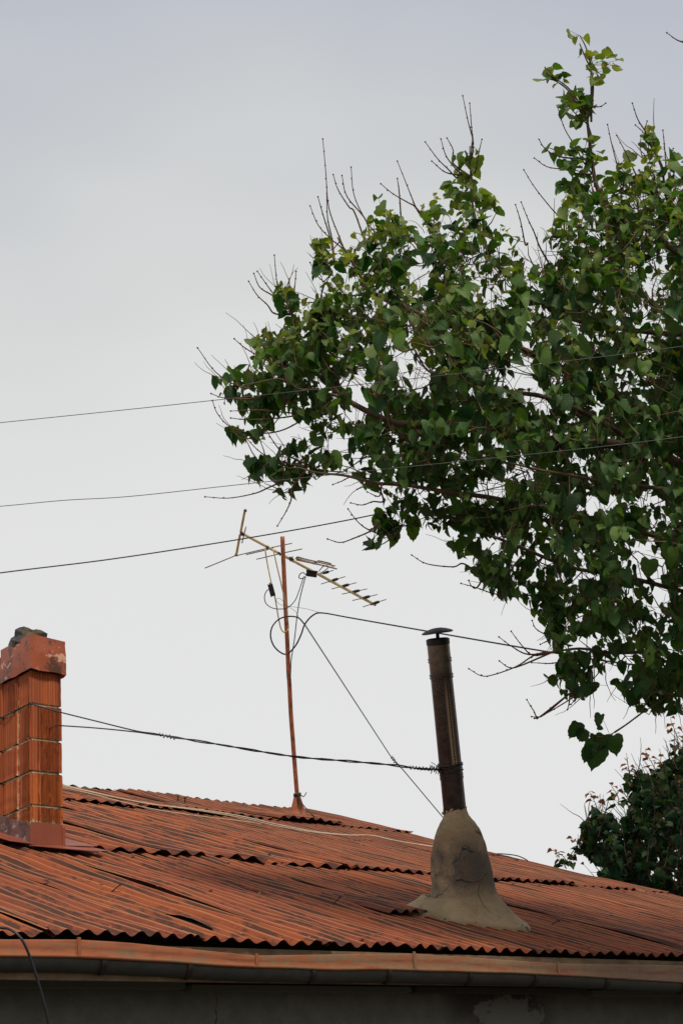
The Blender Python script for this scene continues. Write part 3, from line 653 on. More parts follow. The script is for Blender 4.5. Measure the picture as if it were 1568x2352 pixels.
coil((940, 1763), (1010, 1768), .011, 9, .0028, kp).build('wire_wrap', M_wire, tie)
coil((366, 1687), (405, 1696), .010, 5, .0026, 9.98, wob=.9).build('wire_wrap', M_wire, tie)
coil((985, 1764), (1010, 1772), .020, 5, .0026, kp, wob=.9).build('wire_wrap', M_wire, tie)
for y in (1755, 1759, 1770):     # turns round the pipe
    pts = [axis(y+1.5*math.sin(a*2))+(ax_x*math.cos(a)+ax_y*math.sin(a))*(r0*1.07) for a in np.linspace(0, 2*math.pi, 33)]
    mb = MB(); mb.tube(pts, .0042, 6); mb.build('wire_turn', M_wire, tie)
pts = spline([P(1005, 1762, kp), P(997, 1755, kp), P(990, 1751.5, kp-.02)]); mb = MB(); mb.tube(pts, .0022, 5); mb.build('wire_end', M_wire, tie)
# wire wrapped round the chimney itself
wz = zj[5]+.002
mb = MB(); o8 = .009
mb.tube(spline([P(69, 1616, kch), H(ca0-o8, cb0-o8, wz), H(ca0-o8, cb0+CD*.5, wz-.006), H(ca0-o8, cb0+CD+o8, wz), H(ca1+o8, cb0+CD+o8, wz), H(ca1+o8, cb0+.2, wz-.10), P(131, 1666, kch+.06)], 6), .0042, 6); mb.build('wire_turn', M_wire, tie)

# ------------------------------------------------------------------ antenna
ka = (on_roof(684, 1872)-CAM)@fwd
def AP(x, y, dk=0.0): return P(428.6+x/3.2, 1133+y/3.2, ka+dk)     # antenna points, measured on an enlargement
def bk(x): return (905-x)/1000*1.1                                  # the boom runs from far left to near right
ant = thing('tv_antenna', P(684, 1872, ka), 'old television aerial on a crooked red painted mast above the roof ridge', 'antenna')
mast = spline([P(648.5, 1232, ka), P(651, 1290, ka), P(655, 1380, ka), P(660, 1480, ka), P(662.5, 1545, ka), P(664.5, 1570, ka), P(668, 1640, ka), P(672.5, 1700, ka), P(677, 1760, ka), P(682.5, 1830, ka), P(684, 1850, ka)], 5)
mb = MB(); mb.tube(mast, .0245, 12); mb.build('mast', M_mast, ant)
mb = MB(); vs = []; nC = 20
for (y, w, x) in ((1822, 6.5, 682), (1830, 8, 682.5), (1845, 12, 683), (1860, 16, 683.5), (1870, 19, 684), (1877, 25, 684)):
    for k in range(nC):
        a = 2*math.pi*k/nC; r = w/F*ka*(1+.10*fn(math.cos(a)*2, math.sin(a)*2, 3)*(y > 1850)); c = P(x, y, ka); d = EE*math.cos(a)+NN*math.sin(a)
        p = c+d*r
        if y > 1875: p = p+ZZ*(math.sin(a)*r*math.tan(SLOPE)+.01)
        vs.append(p)
mb.add(vs, [(i*nC+k, (i+1)*nC+k, (i+1)*nC+(k+1) % nC, i*nC+(k+1) % nC) for i in range(5) for k in range(nC)]); mb.build('mast_boot', M_mast, ant)
coil((682, 1822), (683, 1829), .040, 4, .006, ka, wob=.25).build('boot_tie', M_clamp, ant)
mb = MB(); mb.tube(spline([P(684, 1826, ka-.05), P(692, 1827, ka-.08), P(697, 1830, ka-.08), P(704, 1820, ka-.08)], 4), .005, 5); mb.tube(spline([P(684, 1826, ka-.05), P(687, 1840, ka-.06), P(684, 1845, ka-.07)], 4), .005, 5); mb.build('boot_tie', M_clamp, ant)
def bar(p, q, w, h, name, mat, upv=None, parent=ant):
    d = nrm(q-p); u = nrm(UP-d*(UP@d)); s_ = np.cross(d, u); mb = MB(); mb.box((p+q)/2, (q-p)/2, u*h, s_*w); o = mb.build(name, mat, parent, smooth=False)
    b = o.modifiers.new('b', 'BEVEL'); b.width = min(w, h)*.3; b.segments = 2; return o
bar(AP(395, 288, bk(395)), AP(1388, 822, bk(1388)), .013, .013, 'boom', M_alu)
bar(AP(430, 118, bk(400)), AP(398, 285, bk(400)), .015, .0135, 'reflector_bar', M_alu); bar(AP(394, 300, bk(400)), AP(365, 456, bk(400)), .015, .0135, 'reflector_bar', M_alu)
def rod(tab, r, name='rod', mat=M_rod, d=None, n=5, parent=ant, sm=6):
    mb = MB(); mb.tube(spline([AP(x, y, dk) for x, y, dk in tab], sm), r, n+1); return mb.build(name, mat, parent)
rod([(437, 243, .5), (407, 367, .55)], .007, 'short_rod', M_alu)
rod([(135, 550, .9), (350, 462, .75), (560, 412, .45), (772, 368, .1)], .0065, 'element_rod', sm=1); rod([(440, 450, .8), (590, 415, .42), (638, 398, .35)], .0075, 'element_rod', sm=1); rod([(515, 485, .6), (690, 443, .2), (847, 409, -.1)], .0065, 'element_rod', sm=1)
# clamps and terminals
for (x, y, w) in ((410, 297, 20), (365, 453, 13), (432, 127, 14), (597, 398, 17), (690, 447, 20), (772, 486, 26)):
    mb = MB(); c = AP(x, y, bk(x)-.02); s_ = w/3.2/F*ka
    mb.box(c, nrm(AP(1388, 822, 0)-AP(395, 288, 0))*s_*.85, UP*s_*.42, fwd*s_*.6)
    for k in range(5): mb.ball(c+RT*s_*random.uniform(-.9, .9)+UP*s_*random.uniform(-.6, .6), s_*random.uniform(.22, .38), 6, 4)
    mb.tube([c-UP*s_*.9+RT*s_*.3, c+UP*s_*.95+RT*s_*.25], s_*.12, 6); mb.tube([c-UP*s_*.7-RT*s_*.4, c+UP*s_*.8-RT*s_*.45], s_*.12, 6)
    mb.build('clamp', M_clamp, ant, smooth=False)
# flattened folded element right of the mast
for (a_, b_, c_, d_2) in ((800, 478, 1103, 556), (812, 470, 1088, 534), (808, 490, 1000, 530)):
    rod([(a_, b_, 0), (c_, d_2, -.35)], .008, 'folded_element', M_rod)
rod([(805, 478, 0), (815, 468, 0), (850, 477, 0), (885, 488, -.05), (935, 500, -.1), (955, 516, -.1), (940, 520, -.1), (900, 508, -.05)], .007, 'folded_element', M_clamp)
rod([(960, 500, -.1), (975, 497, -.1), (1040, 512, -.2), (1060, 520, -.2), (1075, 540, -.2)], .007, 'folded_element', M_clamp)
# six directors with black insulators
for (x0, y0, x1, y1) in ((962, 600, 1078, 566), (988, 667, 1165, 612), (1065, 703, 1247, 657), (1142, 741, 1325, 703), (1219, 788, 1400, 744), (1295, 835, 1465, 780)):
    xm, ym = x0+(x1-x0)*.52, y0+(y1-y0)*.52; kk = bk(xm)
    o = rod([(x0, y0, kk+.12), (xm, ym, kk), (x1, y1, kk-.12)], .0052, 'director')
    mb = MB(); mb.tube([AP(xm+(x1-x0)*t, ym+(y1-y0)*t, kk-.01-.24*t) for t in (-.2, -.16, -.03, .0, .14, .18)], [.008, .013, .014, .017, .016, .009], 8); mb.build('insulator', M_black, o)
def casing(x, y, w, h, rotd, name):
    c = AP(x, y, -.06); a = math.radians(rotd); ux = RT*math.cos(a)+UP*math.sin(a); uy = -RT*math.sin(a)+UP*math.cos(a); s_ = 1/3.2/F*ka
    mb = MB(); mb.box(c, ux*w*s_, uy*h*s_, fwd*h*s_*.7); mb.box(c+uy*h*s_*.85-fwd*.01, ux*w*s_*1.08, uy*h*s_*.18, fwd*h*s_*.78); mb.box(c-ux*w*s_*.5+uy*h*s_*0-fwd*h*s_*.7, ux*w*s_*.2, uy*h*s_*.4, fwd*.008); mb.tube([c+ux*w*s_*.9, c+ux*w*s_*1.25], h*s_*.3, 8)
    o = mb.build(name, M_black, ant, smooth=False); b = o.modifiers.new('b', 'BEVEL'); b.width = .006; b.segments = 2
casing(918, 590, 40, 24, -8, 'junction_box'); casing(625, 712, 45, 18, 105, 'balun_box')
rod([(577, 415, 0), (590, 500, 0), (622, 660, -.05), (650, 770, -.05), (672, 900, -.06), (690, 985, -.08), (705, 1013, -.09), (722, 1022, -.09), (742, 1008, -.09), (748, 985, -.08), (735, 860, -.07), (700, 690, -.06), (660, 520, -.03), (636, 408, 0)], .0078, 'dipole_loop', M_alu)
rod([(607, 704, -.1), (585, 722, -.1), (572, 765, -.1), (585, 812, -.1), (630, 843, -.12), (690, 851, -.14), (745, 838, -.14), (795, 790, -.12), (825, 720, -.1), (845, 660, -.08), (862, 612, -.06)], .0055, 'lead_cable', M_wireb)
rod([(876, 600, -.1), (855, 583, -.1), (832, 595, -.1), (826, 620, -.1), (845, 628, -.1), (870, 612, -.08)], .0055, 'lead_cable', M_wireb)
rod([(874, 612, -.1), (850, 700, -.1), (825, 810, -.1), (808, 930, -.1), (795, 1050, -.08), (780, 1150, -.06), (768, 1230, -.05), (765, 1300, -.04), (760, 1420, -.03)], .0055, 'lead_cable', M_wireb)
rod([(970, 575, -.1), (1000, 540, -.1), (1030, 532, -.12), (1040, 545, -.12), (1015, 568, -.12), (975, 590, -.1)], .005, 'lead_cable', M_wireb)
rod([(975, 876, 0), (880, 850, 0), (770, 832, 0), (700, 822, 0), (665, 800, 0), (660, 778, 0), (680, 771, 0), (705, 790, 0), (745, 830, -.05), (800, 870, -.05), (825, 915, -.05)], .0022, 'loose_thread', M_wireb)
# coax that loops round the mast and runs off into the tree
big = [AP(x, y, dk) for x, y, dk in ((868, 965, -.1), (820, 915, -.1), (750, 905, -.1), (680, 925, -.08), (630, 980, -.05), (617, 1050, 0), (640, 1120, .05), (690, 1170, .05), (740, 1180, 0), (800, 1120, -.1), (840, 1040, -.12), (870, 960, -.12), (930, 895, -.15), (1000, 880, -.2), (1200, 915, -.6))]
big = spline(big+[P(970, 1448, ka-1.6), P(1250, 1496, ka-3.2), P(1480, 1530, ka-4.2), P(2200, 1610, ka-7)], 8)
mb = MB(); mb.tube(big, .0085, 6); tag(mb.build('antenna_cable', M_wire, None, P(970, 1448, ka)), 'black cable looping round the aerial mast and running right behind the stovepipe hat', 'cable')
guy = [AP(868, 965, -.1), P(900, 1742, kp), P(925, 1768, kp+.02), P(1018, 1879, kz+.16), P(1024, 1888, kz+.1)]
guy = [guy[0]+(guy[1]-guy[0])*t for t in np.linspace(0, 1, 12)[:-1]]+guy[1:]
mb = MB(); mb.tube(guy, [.0085-.0052*min(1, i/11) for i in range(len(guy))], 5); gw = mb.build('guy_wire', M_wire, None, P(900, 1742, kp)); tag(gw, 'thin straight stay wire running from the mast down to the clay flue base', 'wire')
coil((898, 1738), (912, 1757), .010, 4, .0026, kp, wob=.8).build('wire_knot', M_wire, gw)
# thin lead from the boot down the roof
pts = spline([P(684, 1822, ka-.06), P(690, 1840, ka-.1), P(697, 1850, ka-.12), on_roof(716, 1871, .10), on_roof(732, 1883, .03), on_roof(742, 1893, .02)], 5)
mb = MB(); mb.tube(pts, .006, 5); mb.build('ground_lead', M_clamp, ant)

# pale wires lying on the roof
wt = [(120, 1797), (135, 1801), (215, 1820), (286, 1836), (355, 1848), (450, 1859), (551, 1874), (633, 1893), (715, 1909), (797, 1918), (852, 1919), (907, 1931), (985, 1943), (1040, 1950)]
for i, (dy, r_, lab) in enumerate(((0, .007, 'thick pale wire lying along the top of the roof'), (4.5, .0055, 'thinner pale wire lying just below the thick one on the roof'), (9, .005, 'lowest loose pale wire on the roof, leaving the brick chimney'))):
    pts = []
    for x, y in wt:
        if i == 2 and x > 560: continue
        w = dy*(.5+.5*math.sin(x*.011+i*1.4)) + (6 if i == 2 else 0)
        pts.append(on_roof(x+i*3, y+w+1.2*fn(x*.01, i), .05))
    if i == 2: pts.append(on_roof(600, 1893, .04))
    mb = MB(); mb.tube(spline(pts, 5), r_, 6); tag(mb.build('roof_wire', M_white, None, pts[3]), lab, 'wire', 'pale wires lying on the roof')
for i, tab in enumerate((((1122, 1962), (1150, 1961), (1185, 1965), (1205, 1973), (1212, 1978)), ((1128, 1965), (1160, 1966), (1190, 1975)))):
    kk = (on_roof(1150, 1972)-CAM)@fwd; mb = MB(); mb.tube(spline([P(x, y, kk-.1) for x, y in tab], 5), .006, 5)
    tag(mb.build('loose_wire', M_wireb, None, P(*tab[0], kk)), ('upper', 'lower')[i]+' curled wire end sticking up over the roof edge right of the flue', 'wire')

# overhead lines
def overhead(tab, k0, k1, r, mat, label):
    x0, x1 = tab[0][0], tab[-1][0]; pts = [P(x, y, k0+(k1-k0)*(x-x0)/(x1-x0)) for x, y in tab]
    mb = MB(); mb.tube(spline(pts, 8), r, 6); tag(mb.build('overhead_wire', mat, None, pts[0]), label, 'wire', 'overhead wires crossing the sky')
M_gwire = mat_flat('grey_wire', (.10, .10, .10), .4)
overhead([(-700, 1030), (-300, 1002), (0, 971), (300, 940), (560, 912), (900, 875), (1250, 835), (1568, 795), (2200, 700), (2700, 610)], 7.6, 6.4, .0019, M_gwire, 'uppermost thin wire crossing the sky and passing in front of the tree')
overhead([(-700, 1215), (-300, 1189), (0, 1163), (150, 1149), (300, 1140), (560, 1112), (900, 1076), (1250, 1040), (1568, 1003), (2200, 915), (2700, 835)], 7.6, 6.4, .0019, M_gwire, 'middle thin wire crossing the tree below its widest branches')
overhead([(-700, 1395), (-300, 1358), (0, 1316), (250, 1285), (500, 1247), (700, 1213), (860, 1182), (1050, 1140), (1400, 1055), (2200, 830)], 9.0, 11.5, .0042, M_wire, 'lowest and thickest wire, crossing just above the aerial')
# cable drooping past the gutter at the left
pts = spline([P(-120, 2150, 6.55), P(-60, 2136, 6.5), P(0, 2131, 6.45), P(28, 2137, 6.42), P(52, 2160, 6.4), P(72, 2205, 6.4), P(90, 2262, 6.4), P(103, 2310, 6.4), P(115, 2365, 6.4), P(135, 2500, 6.4), P(150, 2900, 6.4)], 8)
mb = MB(); mb.tube(pts, .0058, 8); tag(mb.build('drooping_cable', M_black, None, pts[0]), 'thick black cable arching over the gutter and hanging down the dark wall', 'cable')

# ------------------------------------------------------------------ leaves
def leaf_mesh(seed, kind=0):
    r = random.Random(seed)
    if kind == 0: half = r.choice(([(.0, .0), (.17, -.10), (.32, -.09), (.43, .01), (.49, .16), (.50, .33), (.47, .49), (.41, .63), (.32, .76), (.20, .87), (.09, .96), (.0, 1.06)],
        [(.0, .0), (.15, -.12), (.31, -.12), (.44, -.01), (.50, .15), (.47, .30), (.43, .44), (.39, .57), (.31, .71), (.21, .83), (.10, .95), (.0, 1.12)],
        [(.0, .0), (.13, -.05), (.27, -.05), (.38, .04), (.44, .18), (.46, .34), (.43, .50), (.37, .64), (.28, .77), (.18, .87), (.08, .95), (.0, 1.08)]))
    else: half = [(.0, .0), (.16, -.02), (.31, .04), (.41, .16), (.45, .30), (.43, .45), (.37, .59), (.28, .71), (.18, .82), (.10, .92), (.05, 1.0), (.0, 1.10)]
    fold, droop, curl, asym = r.uniform(.05, .75), r.uniform(.05, .9), r.uniform(-.3, .5), r.uniform(.9, 1.1)
    n = len(half); vs = []; uv = []; wx = r.uniform(.80, 1.18)
    for side in (-1, 0, 1):
        for i, (x, y) in enumerate(half):
            if side: 
                s = .022*(1 if i % 2 else -1) if 0 < i < n-1 else 0; X = side*(x*wx+s)*(asym if side > 0 else 1)+(.0); Y = y+.01*r.uniform(-1, 1)
            else: X, Y = 0.0, max(y, .0) if i < 3 else y
            if side == 0 and i < 3: Y = [.0, .005, .01][i]
            Z = abs(X)*fold - droop*max(0, Y)**2*.6 + curl*X*X*2 + .03*math.sin(Y*9+side+seed)*abs(X)*2
            vs.append((X, Y, Z)); uv.append((X, Y))
    fs = []
    for i in range(n-1):
        fs.append((i, n+i, n+i+1, i+1)[::-1]); fs.append((n+i, 2*n+i, 2*n+i+1, n+i+1)[::-1])
    return np.array(vs), fs, np.array(uv)
LV = {0: [leaf_mesh(s, 0) for s in range(16)], 1: [leaf_mesh(s+50, 1) for s in range(8)]}
def leaf_frame(d, nvec):
    y = nrm(d); z = nrm(nvec-y*(nvec@y)); x = np.cross(y, z); return np.stack([x, y, z], 1)

def inpoly(px, py, poly):
    ins = False; j = len(poly)-1
    for i in range(len(poly)):
        xi, yi = poly[i]; xj, yj = poly[j]
        if (yi > py) != (yj > py) and px < (xj-xi)*(py-yi)/(yj-yi)+xi: ins = not ins
        j = i
    return ins
def polydist(px, py, poly):
    a = np.array(poly, float); b = np.roll(a, -1, 0); p = np.array([px, py]); d = b-a; t = np.clip(((p-a)*d).sum(1)/(d*d).sum(1), 0, 1); q = a+d*t[:, None]; return float(np.sqrt(((p-q)**2).sum(1)).min())

TC = P(1700, 1150, 10.2)
class Tree:
    def __init__(s, limbs, kmid):
        s.pts = []; s.par = []; s.limb_paths = []; s.leaves = []; s.shoots = []
        for L in limbs:
            pts = spline([P(x, y, k) for x, y, k in L['p']], 5); s.limb_paths.append((pts, L['r'])); s.pts += pts
        s.n0 = len(s.pts); s.paths = []
    def attach(s, B, tow):
        A = np.array(s.pts); d = np.linalg.norm(A-B, axis=1)
        # prefer joints lying towards the trunk side
        back = (A-B)@tow; cost = d*(1+.5*(back < 0)); i = int(cost.argmin()); L = d[i]
        if L < .02: return
        p0 = A[i]; n = max(2, int(L/.07)); side = np.array([random.gauss(0, 1) for _ in range(3)])*L*.09; path = []
        for j in range(n+1):
            t = j/n; path.append(p0+(B-p0)*t+side*math.sin(math.pi*t)+np.array([0, 0, -.05*L*math.sin(math.pi*t)]))
        s.paths.append(path); s.pts += path[1:]
    def shoot(s, B, d, L, nl, size, accept, droop=.6, youngness=.2, kind=0):
        pts = []; p = np.array(B, float); d = nrm(d); st = L/nl; ph = random.uniform(0, 6.28); made = 0
        for i in range(nl+1):
            pts.append(p.copy())
            if i > 0 or random.random() < .5:
                x = nrm(np.cross(d, ZZ+.01)); y = np.cross(d, x); ph += 2.4+random.uniform(-.5, .5); out = x*math.cos(ph)+y*math.sin(ph)
                sz = size*random.uniform(.6, 1.3)*(1-.55*(i/nl)**2)
                pet = nrm(out+d*.5+ZZ*.35)*random.uniform(.25, .5)*sz; lb = p+pet
                ld = nrm(out*random.uniform(.35, .9)+d*.35-ZZ*droop*random.uniform(.5, 1.7)+np.array([random.gauss(0, .2) for _ in range(3)]))
                nv = nrm(ZZ*.75+out*.45+(B-TC)*.25+np.array([random.gauss(0, .5) for _ in range(3)]))
                if accept(lb+ld*sz*.5):
                    s.leaves.append((lb, ld, nv, sz, random.random(), min(1, max(0, (i/nl)**2*youngness*2+random.uniform(-.12, .12)*youngness)), p.copy(), kind)); made += 1
            d = nrm(d+np.array([random.gauss(0, .13) for _ in range(3)])+ZZ*.05); p = p+d*st
        if made: s.shoots.append(pts[:max(2, len(pts))])
        return made

CROWN = [(490, 875), (540, 855), (590, 820), (575, 785), (612, 752), (650, 770), (640, 735), (605, 708), (640, 648), (690, 690), (745, 690), (752, 660), (725, 640), (712, 552), (755, 545), (800, 580), (822, 505), (868, 452), (905, 500), (945, 500), (962, 470), (1010, 425), (1035, 360), (1078, 322), (1100, 360), (1088, 425), (1120, 460), (1178, 440), (1182, 490), (1200, 540), (1232, 560), (1262, 540), (1285, 480), (1292, 425), (1330, 432), (1375, 440), (1408, 400), (1440, 350), (1472, 365), (1478, 300), (1500, 300), (1525, 350), (1560, 370), (1640, 300), (1800, 120), (2100, -150), (2500, -250), (3000, 0), (3250, 600), (3200, 1200), (2800, 1600), (2300, 1700), (1950, 1650), (1700, 1600), (1568, 1632), (1530, 1640), (1478, 1655), (1442, 1598), (1400, 1545), (1375, 1555), (1350, 1600), (1300, 1600), (1258, 1572), (1268, 1500), (1250, 1430), (1215, 1400), (1180, 1372), (1130, 1370), (1092, 1312), (1060, 1308), (1020, 1240), (980, 1212), (945, 1238), (912, 1225), (880, 1275), (838, 1268), (818, 1230), (862, 1200), (872, 1160), (845, 1130), (800, 1085), (735, 1088), (712, 1130), (680, 1132), (650, 1150), (612, 1130), (598, 1090), (572, 1098), (562, 1050), (610, 1062), (650, 1030), (700, 1010), (735, 1000), (705, 965), (620, 958), (612, 1010), (560, 1012), (530, 1030), (524, 990), (565, 960), (550, 925), (508, 925)]
HOLES = [(842, 955, 60, 22, .95), (830, 895, 18, 45, .9), (952, 860, 45, 60, .85), (900, 800, 25, 22, .6), (1196, 855, 30, 38, .9), (1143, 682, 32, 26, .85), (1237, 588, 48, 30, .85), (1500, 672, 45, 25, .85), (1500, 760, 40, 22, .6), (1130, 1130, 50, 28, .85), (1250, 1112, 45, 18, .8), (1150, 1255, 90, 20, .7), (1340, 1290, 22, 60, .5), (1495, 1290, 28, 60, .75), (1500, 1370, 40, 30, .8), (1360, 1480, 60, 26, .6), (1240, 930, 40, 25, .7), (960, 650, 25, 22, .8), (1090, 600, 20, 40, .6), (1060, 980, 22, 16, .6), (1190, 1100, 25, 18, .7), (1010, 1150, 36, 26, .7), (930, 1180, 30, 20, .5), (1480, 1160, 30, 24, .6), (760, 1030, 60, 18, .7), (690, 1055, 30, 14, .5), (1060, 780, 22, 20, .4), (1310, 1020, 18, 12, .6), (1450, 1500, 30, 16, .5), (770, 780, 18, 12, .6), (1330, 560, 20, 12, .5), (1020, 520, 20, 30, .5), (880, 600, 14, 14, .4), (1230, 1400, 30, 20, .3)]
def gap_at(x, y):
    for (hx_, hy_, rx_, ry_, pr) in HOLES:
        if ((x-hx_)/rx_)**2+((y-hy_)/ry_)**2 < 1+.35*fn(x*.03, y*.03): return pr
    return 0.0
KM = 9.5
def acc_crown(p):
    x, y, z = proj(p)
    if not inpoly(x+9*fn(p[0]*9, p[2]*9), y+9*fn(p[2]*9, p[0]*9, 3), CROWN): return False
    return random.random() > gap_at(x, y)
LIMBS = [dict(p=[(2150, 2050, 9.7), (2050, 1500, 9.6), (1800, 1200, 9.6), (1500, 1040, 9.5), (1250, 1010, 9.3), (1060, 980, 9.2), (960, 976, 9.1), (900, 968, 9.05), (850, 948, 9.0), (800, 922, 9.0), (782, 910, 9.0)], r=(.050, .013)),
 dict(p=[(782, 910, 9.0), (757, 880, 9.0), (742, 858, 9.0), (728, 830, 9.05), (724, 780, 9.1), (735, 700, 9.1), (742, 655, 9.1)], r=(.012, .004)),
 dict(p=[(782, 912, 9.0), (745, 903, 8.95), (718, 895, 8.9), (690, 895, 8.9), (640, 870, 8.9), (560, 885, 8.9)], r=(.010, .003)),
 dict(p=[(1800, 1200, 9.6), (1500, 960, 9.9), (1300, 850, 9.8), (1150, 785, 9.6), (1060, 755, 9.5), (1000, 735, 9.4), (930, 705, 9.4), (880, 688, 9.4), (830, 640, 9.4), (800, 590, 9.4), (775, 545, 9.4)], r=(.034, .005)),
 dict(p=[(2050, 1500, 9.6), (1800, 1350, 9.5), (1500, 1230, 9.4), (1200, 1160, 9.2), (1040, 1132, 9.0), (960, 1120, 9.0), (880, 1112, 8.9), (800, 1095, 8.9), (740, 1088, 8.9), (690, 1075, 8.9)], r=(.026, .005)),
 dict(p=[(1500, 1040, 9.5), (1300, 930, 9.1), (1150, 895, 9.0), (1060, 875, 9.0), (1010, 860, 9.0), (975, 845, 9.0), (950, 800, 9.0)], r=(.02, .005)),
 dict(p=[(2100, 1750, 9.8), (1950, 1100, 9.9), (1750, 780, 9.9), (1600, 620, 9.8), (1500, 535, 9.7), (1440, 498, 9.7), (1408, 480, 9.7), (1380, 455, 9.7), (1368, 420, 9.7), (1362, 380, 9.7), (1352, 300, 9.7), (1349, 270, 9.7), (1358, 230, 9.7), (1357, 160, 9.7), (1330, 100, 9.7)], r=(.045, .004)),
 dict(p=[(1750, 780, 9.9), (1450, 760, 10.1), (1280, 720, 10), (1150, 620, 9.9), (1110, 550, 9.8), (1085, 480, 9.8), (1080, 390, 9.8), (1082, 340, 9.8)], r=(.022, .004)),
 dict(p=[(2050, 1500, 9.6), (1800, 1420, 9.5), (1500, 1340, 9.4), (1300, 1300, 9.3), (1180, 1250, 9.2), (1100, 1220, 9.2), (1030, 1190, 9.2)], r=(.022, .006)),
 dict(p=[(2100, 1750, 9.7), (1800, 1520, 9.5), (1568, 1508, 9.4), (1480, 1500, 9.4), (1400, 1500, 9.35), (1330, 1488, 9.3), (1270, 1497, 9.3)], r=(.022, .006)),
 dict(p=[(1600, 620, 9.8), (1560, 530, 9.7), (1530, 450, 9.7), (1515, 380, 9.7), (1490, 330, 9.7)], r=(.02, .004)),
 dict(p=[(1800, 1520, 9.5), (1650, 1600, 9.3), (1560, 1600, 9.3), (1500, 1590, 9.25), (1470, 1640, 9.25)], r=(.018, .004)),
 dict(p=[(2050, 1500, 9.6), (2250, 1100, 9.8), (2400, 800, 9.8), (2450, 500, 9.8)], r=(.06, .006)),
 dict(p=[(2100, 1700, 9.8), (2350, 1400, 10), (2600, 1200, 10)], r=(.05, .006)),
 dict(p=[(1800, 1200, 9.6), (1560, 1130, 8.9), (1400, 1110, 8.7), (1250, 1080, 8.6), (1150, 1060, 8.6)], r=(.02, .005))]
TB = P(2150, 2400, 9.7); TB[2] = 0
tree = Tree(LIMBS, KM)
tri = thing('mulberry_tree', TB, 'big mulberry tree with dense green toothed leaves hanging in from the right', 'tree')
bases = []; tries = 0
while len(bases) < 1750 and tries < 90000:
    tries += 1; x = random.uniform(480, 2800) if random.random() < .18 else random.uniform(480, 1640); y = random.uniform(150, 1700)
    if not inpoly(x, y, CROWN): continue
    dd = polydist(x, y, CROWN)
    if gap_at(x, y) > random.random(): continue
    if random.random() > (.8 if x < 770 else .35)+dd/130+(.3 if x > 1100 and y > 620 else 0)-(.22 if y < 800 and x > 770 else 0)-(.12 if x < 1150 else 0): continue
    T = min(1.25, .22+.0042*dd); k = 9.35 + (x-500)/1500*.2 + random.uniform(-1, 1)*T
    bases.append((P(x, y, k), dd, x, y))
while len(bases) < 2350:  # unseen right part of the crown, enlarged to throw shade on the roof
    x = random.uniform(1750, 3250); y = random.uniform(-250, 1650)
    if inpoly(x, y, CROWN): bases.append((P(x, y, 9.6+random.uniform(-1.9, 1.5)), 200, x, y))
trunk_mid = P(2000, 1400, 9.7)
for B, dd, x, y in sorted(bases, key=lambda q: np.linalg.norm(q[0]-trunk_mid)):
    tow = nrm(trunk_mid-B); tree.attach(B, tow)
for B, dd, x, y in bases:
    cen = P(1500, 1150, 9.6); out = nrm(B-cen); upk = .9 if y < 900 else .2
    d = out*.7+ZZ*upk+np.array([random.gauss(0, .5) for _ in range(3)])
    yv = (.95 if dd < 70 and y < 800 else (.32 if y < 900 else .07))*random.choice((.3, .8, 1.2))
    tree.shoot(B, d, random.uniform(.14, .30), random.randint(5, 9), random.uniform(.060, .100)*((1.0 if y > 700 else .88) if x < 1750 else 1.35), acc_crown, droop=.45 if y < 700 else .85, youngness=yv)
# explicit sprays beyond the dense outline
sprays = [([(1357, 280), (1357, 200), (1355, 150), (1345, 110), (1331, 82)], 26, .062, 20, .75, [(1296, 70), (1340, 70), (1360, 110), (1400, 118), (1425, 135), (1420, 185), (1380, 200), (1330, 165), (1320, 120)]),
 ([(1335, 260), (1310, 215), (1285, 192), (1262, 182), (1240, 185)], 16, .060, 12, .7, [(1225, 210), (1232, 175), (1280, 145), (1312, 185), (1300, 205), (1260, 200)]),
 ([(1362, 330), (1350, 290), (1330, 270), (1300, 240)], 44, .066, 20, .35, [(1280, 250), (1290, 215), (1320, 195), (1360, 225), (1366, 265), (1320, 300), (1290, 265)]),
 ([(1365, 430), (1362, 400), (1350, 370), (1300, 355), (1262, 340)], 40, .066, 25, .35, [(1250, 350), (1255, 325), (1300, 350), (1330, 312), (1375, 320), (1392, 365), (1375, 395), (1320, 400), (1262, 385)]),
 ([(1112, 520), (1092, 450), (1080, 390), (1078, 335)], 46, .074, 20, .45, [(1035, 365), (1060, 335), (1080, 318), (1100, 345), (1095, 400), (1125, 450), (1100, 500), (1040, 490), (1015, 430), (1045, 400)]),
 ([(905, 560), (890, 510), (872, 465)], 22, .068, 20, .5, [(835, 500), (868, 448), (900, 495), (930, 530), (880, 560), (830, 540)]),
 ([(1378, 460), (1340, 430), (1300, 420)], 30, .075, 25, .15, [(1275, 445), (1290, 405), (1350, 395), (1420, 400), (1400, 450), (1350, 480), (1290, 470)])]
for path, nl, sz, spread, yv, poly in sprays:
    pts = spline([P(x, y, 9.7) for x, y in path], 6); tree.paths.append(pts); made = 0; tr_ = 0
    while made < nl and tr_ < 1500:
        tr_ += 1; xs = [q[0] for q in poly]; ys = [q[1] for q in poly]; x, y = random.uniform(min(xs), max(xs)), random.uniform(min(ys), max(ys))
        if not inpoly(x, y, poly): continue
        c = P(x, y, 9.7+random.uniform(-.16, .16)); A = np.array(pts); nb = A[np.linalg.norm(A-c, axis=1).argmin()]; out = nrm(c-nb+1e-4)
        ld = nrm(out*.8+np.array([random.gauss(0, .4) for _ in range(3)])-ZZ*.3); s_ = sz*random.uniform(.7, 1.2)
        tree.leaves.append((c-ld*s_*.5, ld, nrm(ZZ+np.array([random.gauss(0, .45) for _ in range(3)])), s_, random.uniform(.3, 1), yv*random.random(), nb, 0)); made += 1
